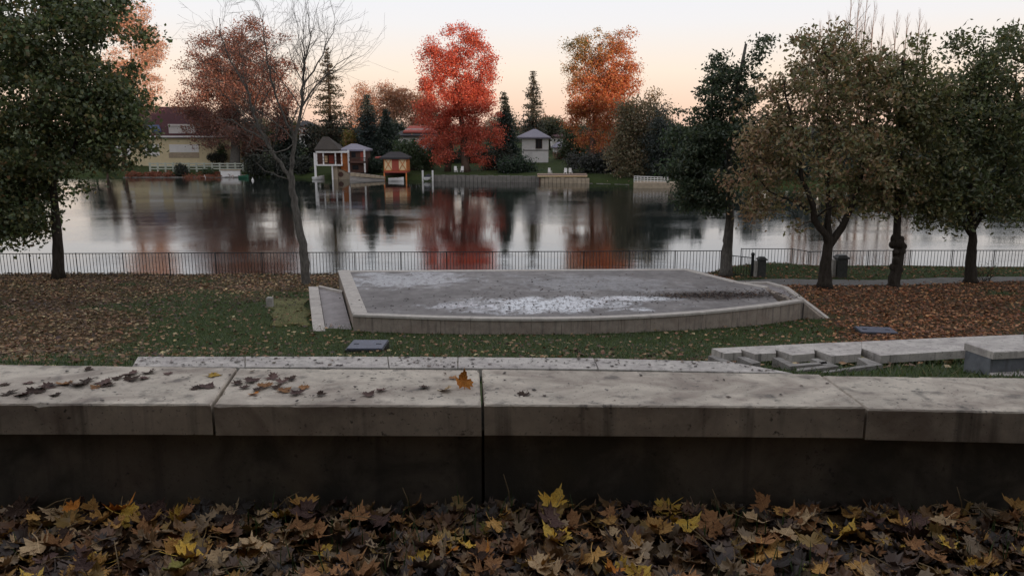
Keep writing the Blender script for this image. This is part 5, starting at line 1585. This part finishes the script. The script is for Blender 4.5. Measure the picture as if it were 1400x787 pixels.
ok = (P[:, 1] > np.polyval(cf, P[:, 0]) + .25) & (P[:, 1] < 28)
P, K = P[ok], K[ok]
V, F, K = leaf_cloud(P, .085, K, None, 0, .8, .2)
c0 = np.repeat(P, 4, 0); V[:, 2] = c0[:, 2] + (V[:, 2] - c0[:, 2]) * .3 + .006
tag(link('leaf_litter', np_mesh('leaf_litter', V, F, K), None, M['litter'], 'stuff'), 'dark wet leaves scattered over the stage deck', 'leaves')

# ---- maple leaves at our feet
def maple_outline():
    half = [(0, 0), (.10, -.02), (.30, -.16), (.33, .02), (.52, .03), (.47, .17), (.60, .27), (.46, .33), (.50, .48), (.36, .47), (.24, .43), (.27, .60), (.19, .66), (.14, .78), (.06, .80), (0, 1.0)]
    pts = [(x * .95, y) for x, y in half] + [(-x * .95, y) for x, y in half[-2:0:-1]]
    return pts
MO = maple_outline()
def maple_mesh(name, seed, mat):
    r = random.Random(seed)
    cx, cy = 0, .36
    curl = r.uniform(.2, 1.3); fold = r.uniform(-.25, .55); wv_ = r.uniform(0, 6)
    def bend(x, y):
        d = math.hypot(x, y - .36)
        return curl * d * d * .8 + fold * abs(x) * .5 + .13 * math.sin(7 * x + wv_) * d + .11 * math.sin(9 * y + wv_ * 2) * d
    ring = [(x * r.uniform(.9, 1.08), y + r.uniform(-.03, .03)) for x, y in MO]
    mid_ = [(cx + (x - cx) * .5, cy + (y - cy) * .5) for x, y in ring]
    vs = [(0, .0, bend(cx, cy))] + [(x, y - cy, bend(x, y)) for x, y in mid_] + [(x, y - cy, bend(x, y)) for x, y in ring]
    nR = len(ring); fs = []
    for i in range(nR):
        j = (i + 1) % nR
        fs.append((0, 1 + i, 1 + j)); fs.append((1 + i, 1 + nR + i, 1 + nR + j, 1 + j))
    b0 = len(vs)
    bz = bend(0, 0)
    for k in range(5):
        f = k / 4; x = .1 * math.sin(f * 2 + wv_) * f; y = -.36 - .55 * f; z = bz + .1 * f * f
        vs += [(x - .018, y, z), (x + .018, y, z)]
    for k in range(4):
        a = b0 + 2 * k
        fs.append((a, a + 1, a + 3, a + 2))
    me = bpy.data.meshes.new(name); me.from_pydata(vs, [], fs); me.update()
    me.polygons.foreach_set("use_smooth", [True] * len(fs))
    me.materials.append(mat)
    return me
def leaf_colour(name, a, b_, spot_c):
    m, n, l, b = newmat(name)
    tc = n.new("ShaderNodeTexCoord").outputs["Object"]
    oi = n.new("ShaderNodeObjectInfo")
    c = ramp(n, l, noise(n, l, tc, 3.0, 5, .65), [(.35, a), (.65, b_)])
    c = mixc(n, l, ramp(n, l, noise(n, l, tc, 11.0, 4, .6), [(.56, g(0)), (.68, g(.7))]), c, spot_c)
    # veins
    sx = n.new("ShaderNodeSeparateXYZ"); l.new(tc, sx.inputs[0])
    vein = ramp(n, l, math_n(n, l, 'ABSOLUTE', sx.outputs["X"]), [(0.0, g(.5)), (.022, g(0))])
    c = mixc(n, l, vein, c, tuple(min(1, v * 1.5) for v in b_))
    hs_ = n.new("ShaderNodeHueSaturation")
    l.new(c, hs_.inputs["Color"])
    l.new(math_n(n, l, 'ADD', math_n(n, l, 'MULTIPLY', oi.outputs["Random"], .6), .7), hs_.inputs["Value"])
    l.new(hs_.outputs[0], b.inputs["Base Color"])
    b.inputs["Roughness"].default_value = .75; b.inputs["Specular IOR Level"].default_value = .12
    b.inputs["Transmission Weight"].default_value = 0
    bump(n, l, b, noise(n, l, tc, 9, 4, .6), .4, .05)
    return m
LC = {'golden yellow': leaf_colour('golden_leaf', (.62, .36, .05), (.72, .50, .12), (.20, .09, .03)),
      'ochre': leaf_colour('ochre_leaf', (.48, .25, .07), (.60, .36, .13), (.14, .07, .03)),
      'tan': leaf_colour('tan_leaf', (.42, .28, .155), (.56, .41, .24), (.18, .11, .07)),
      'russet brown': leaf_colour('russet_leaf', (.27, .13, .06), (.38, .20, .09), (.09, .045, .03)),
      'purple-brown': leaf_colour('purple_brown_leaf', (.10, .06, .055), (.16, .10, .085), (.05, .03, .03)),
      'dark rotten': leaf_colour('rotten_leaf', (.045, .028, .022), (.08, .05, .038), (.02, .015, .012)),
      'greenish': leaf_colour('greenish_leaf', (.13, .14, .04), (.24, .21, .06), (.09, .07, .03)),
      'orange': leaf_colour('orange_leaf', (.50, .17, .03), (.58, .24, .05), (.22, .08, .03))}
meshes = {k: [maple_mesh('maple_leaf', i * 31 + j, mt) for j in range(5)] for i, (k, mt) in enumerate(LC.items())}
def put_leaf(kind, x, y, z, size, rot, label, group):
    o = link('maple_leaf', random.choice(meshes[kind]))
    o.location = (x, y, z); o.scale = (size, size, size * random.uniform(.7, 1.3)); o.rotation_euler = rot
    return tag(o, label, 'leaf', group)
kinds = list(LC); wts = [5, 9, 5, 9, 4, 4, 1.3, 1]
lg = 'fallen maple leaves at the foot of the bench wall'
def zfoot(x, y): return Hs(x, y)
for i in range(290):
    f = i / 290
    y = 2.34 + .66 * random.random() ** .9
    x = random.uniform(-1, 1) * (y * .68 + .15)
    k = random.choices(kinds, wts)[0]
    up = random.random()
    tilt = random.gauss(0, .26)
    rot = (tilt, random.gauss(0, .26), random.uniform(0, 6.28))
    z = zfoot(x, y) + .012 + .045 * random.random() ** 1.5
    sz = random.uniform(.055, .12)
    lean_ = y > 2.9 and random.random() < .22
    if lean_:
        rot = (random.uniform(.4, .9), random.gauss(0, .3), random.uniform(-.8, .8)); z += .01
    big_ = 'small ' if sz < .075 else 'large ' if sz > .1 else 'middling '
    where_ = ' tipped up against the foot of the bench wall' if lean_ else ' lying close to the foot of the bench wall' if y > 2.78 else ' in the open litter before the bench wall' if y > 2.56 else ' in the open litter well away from the bench wall'
    curl_ = 'crumpled ' if abs(rot[0]) + abs(rot[1]) > .55 else 'flat '
    put_leaf(k, x, y, z, sz, rot, big_ + curl_ + k + ' maple leaf' + where_, lg)
# the layers below, too many to tell apart
n_ = 3400
vv, ff, kk = [], [], []
protos = [meshes['tan'][j] for j in range(5)]
pv_ = [np.array([v.co[:] for v in p_.vertices]) for p_ in protos]
pf_ = [[tuple(f.vertices) for f in p_.polygons] for p_ in protos]
off = 0
lcol = np.array([(.34, .19, .08), (.42, .30, .18), (.23, .12, .065), (.14, .095, .075), (.06, .042, .034), (.50, .32, .10)])
from mathutils import Euler
for i in range(n_):
    j = random.randrange(5)
    y = random.uniform(1.6, 3.02); x = random.uniform(-1, 1) * (y * .75 + .5)
    R = np.array(Euler((random.gauss(0, .35), random.gauss(0, .35), random.uniform(0, 6.28))).to_matrix())
    s = random.uniform(.04, .11)
    v = (pv_[j] * s) @ R.T + np.array([x, y, Hs(x, y) + random.uniform(.0, .035)])
    vv.append(v); ff += [tuple(k + off for k in f) for f in pf_[j]]; off += len(v)
    c = lcol[random.choices(range(6), [4, 4, 5, 3, 4, 2])[0]] * random.uniform(.35, .95)
    kk.append(np.tile(c, (len(v), 1)))
me = bpy.data.meshes.new('leaf_litter'); me.from_pydata([tuple(v) for v in np.concatenate(vv)], [], ff)
a = me.attributes.new("col", 'FLOAT_COLOR', 'POINT'); c4 = np.ones((off, 4), np.float32); c4[:, :3] = np.concatenate(kk); a.data.foreach_set("color", c4.ravel())
me.update()
tag(link('leaf_litter', me, None, M['litter'], 'stuff'), 'deep brown bed of maple leaves before the bench wall', 'leaves')
# blades of grass and stalks among them
mb = MB()
for i in range(900):
    y = random.uniform(2.3, 3.0); x = random.uniform(-1, 1) * (y * .7 + .1)
    if vnoise(np.array([x]), np.array([y]), .45, 33)[0] < .55: continue
    z = Hs(x, y); h_ = random.uniform(.05, .13); a = random.uniform(0, 6.28); ln = random.uniform(0, .06)
    dx, dy = math.cos(a), math.sin(a)
    p0 = Vector((x, y, z)); p1 = Vector((x + dx * ln * .5, y + dy * ln * .5, z + h_ * .6)); p2 = Vector((x + dx * ln, y + dy * ln, z + h_))
    s = Vector((-dy, dx, 0)) * .0028
    mb.add([p0 - s, p0 + s, p1 + s * .8, p1 - s * .8, p2], [(0, 1, 2, 3), (3, 2, 4)])
M['blade'] = simple('grass_blade', (.05, .085, .022), .6, .4, 5, 0)
tag(mb.build('grass_tufts', M['blade'], kind='stuff'), 'sparse green grass poking through the maple leaves', 'grass')
mb = MB()
for i in range(40):
    y = random.uniform(2.4, 3.0); x = random.uniform(-1, 1) * (y * .7); z = Hs(x, y) + .05
    a = random.uniform(0, 6.28); L_ = random.uniform(.05, .16); e = random.uniform(-.01, .05)
    mb.tube([(x, y, z), (x + math.cos(a) * L_ * .5, y + math.sin(a) * L_ * .5, z + e * .6 + .006), (x + math.cos(a) * L_, y + math.sin(a) * L_, z + e)], [.0025, .002, .0012], 4)
for x, y, h_ in ((.0, 2.99, .17), (.86, 2.96, .12), (1.83, 2.9, .16), (-.42, 2.99, .12), (2.05, 2.85, .1)):
    z = Hs(x, y)
    mb.tube([(x, y, z), (x - .015, y, z + h_ * .6), (x - .035, y + .01, z + h_)], [.003, .0025, .0012], 4)
M['twig'] = simple('dry_stalk', (.24, .17, .09), .8, .3, 8, 0)
tag(mb.build('dry_stalks', M['twig'], kind='stuff'), 'thin dry stalks and twigs in the leaf bed', 'twigs')
# leaves on the bench top
bl_ = 'leaves lying on the leaf-strewn bench'
def on_bench(px, py, kind, size, label, tilt=.12, flat=.5, rz=None):
    size *= .82
    c = Pz(px, py, zt)
    o = put_leaf(kind, c.x, c.y, zt + .004, size, (random.gauss(0, tilt), random.gauss(0, tilt), random.uniform(0, 6.28) if rz is None else rz), label, bl_)
    o.scale[2] = size * flat
    return o
dl = 'dark rotten maple leaf plastered on the bench top among others'
for px, py, k, s in ((14, 538, 'dark rotten', .09), (30, 541, 'purple-brown', .08), (52, 535, 'dark rotten', .10), (66, 530, 'purple-brown', .09), (88, 526, 'russet brown', .09), (108, 527, 'dark rotten', .10), (120, 521, 'dark rotten', .08), (140, 524, 'purple-brown', .09), (148, 527, 'dark rotten', .08), (178, 512, 'purple-brown', .09), (182, 519, 'dark rotten', .09), (205, 510, 'dark rotten', .08), (122, 506, 'dark rotten', .06), (325, 525, 'dark rotten', .07), (345, 521, 'purple-brown', .09), (362, 529, 'russet brown', .08), (390, 534, 'russet brown', .08), (405, 538, 'purple-brown', .08), (397, 518, 'dark rotten', .07), (372, 517, 'purple-brown', .08), (285, 529, 'purple-brown', .09), (270, 531, 'dark rotten', .07), (505, 540, 'purple-brown', .07), (520, 534, 'purple-brown', .06), (440, 540, 'dark rotten', .06), (715, 541, 'dark rotten', .07), (580, 530, 'dark rotten', .06), (620, 517, 'russet brown', .05), (40, 524, 'purple-brown', .06), (160, 518, 'dark rotten', .07), (75, 541, 'dark rotten', .06), (198, 518, 'purple-brown', .06), (230, 512, 'purple-brown', .05), (335, 530, 'purple-brown', .06), (352, 533, 'dark rotten', .06), (378, 530, 'dark rotten', .06), (415, 531, 'russet brown', .06), (385, 523, 'purple-brown', .07), (130, 530, 'russet brown', .06), (5, 527, 'dark rotten', .06)):
    on_bench(px, py, k, s, (('small ' if s < .065 else 'large ' if s > .085 else '') + k + ' maple leaf ' + ('on the bench slab that carries the yellow leaf' if px < 300 else 'on the bench slab that carries the orange leaf' if px < 655 else 'alone on the clean bench slab')), .09, .42)
on_bench(293, 514, 'golden yellow', .075, 'bright yellow maple leaf near the joint of the leaf-strewn bench', .05, .3)
on_bench(346, 539, 'orange', .055, 'small orange leaf at the bench edge among the dark leaves', .3, .9)
on_bench(608, 534, 'tan', .075, 'pale pinkish leaf beside the orange leaf on the bench', .15, .6, 1.2)
o = put_leaf('orange', *Pz(633, 529, zt), .085, (1.0, .25, .5), 'curled orange maple leaf standing up by the bench joint', bl_)
o.location.z += .03
# crumbs on the seats
n_ = 260
P = np.stack([rng.uniform(-2.6, 2.1, n_), rng.uniform(3.04, 3.5, n_), np.full(n_, zt + .006)], 1)
wgt = rng.uniform(size=n_) < np.where(P[:, 0] < -.1, 1.0, .35)
P = P[wgt]
K = jitter(pick([(.03, .022, .02), (.07, .045, .035), (.14, .09, .06)], [5, 3, 1], len(P)), P)
V, F, K = leaf_cloud(P, .02, K, None, 0, .7, .1, .6)
c0 = np.repeat(P, 4, 0); V[:, 2] = c0[:, 2] + np.abs(V[:, 2] - c0[:, 2]) * .3
tag(link('leaf_crumbs', np_mesh('leaf_crumbs', V, F, K), None, M['litter'], 'stuff'), 'dark crumbs of leaf on the stone bench top', 'crumbs')
n_ = 420
ii = rng.integers(0, len(j3) - 1, n_); u = rng.uniform(size=n_); w = rng.uniform(.05, .95, n_)
A = np.array([[*a, *b_] for a, b_ in j3])
fp = A[ii, :2] * (1 - u[:, None]) + A[ii + 1, :2] * u[:, None]; bp = A[ii, 2:] * (1 - u[:, None]) + A[ii + 1, 2:] * u[:, None]
q = fp * (1 - w[:, None]) + bp * w[:, None]
P = np.concatenate([q, np.full((n_, 1), z3 + .01)], 1)
K = jitter(pick([(.04, .03, .026), (.09, .065, .05), (.16, .11, .07)], [5, 3, 1], n_), P)
V, F, K = leaf_cloud(P, .045, K, None, 0, .7, .1, .7)
c0 = np.repeat(P, 4, 0); V[:, 2] = c0[:, 2] + np.abs(V[:, 2] - c0[:, 2]) * .25
tag(link('leaf_crumbs', np_mesh('leaf_crumbs', V, F, K), None, M['litter'], 'stuff'), 'dark leaf bits on the grey speckled bench row', 'crumbs')
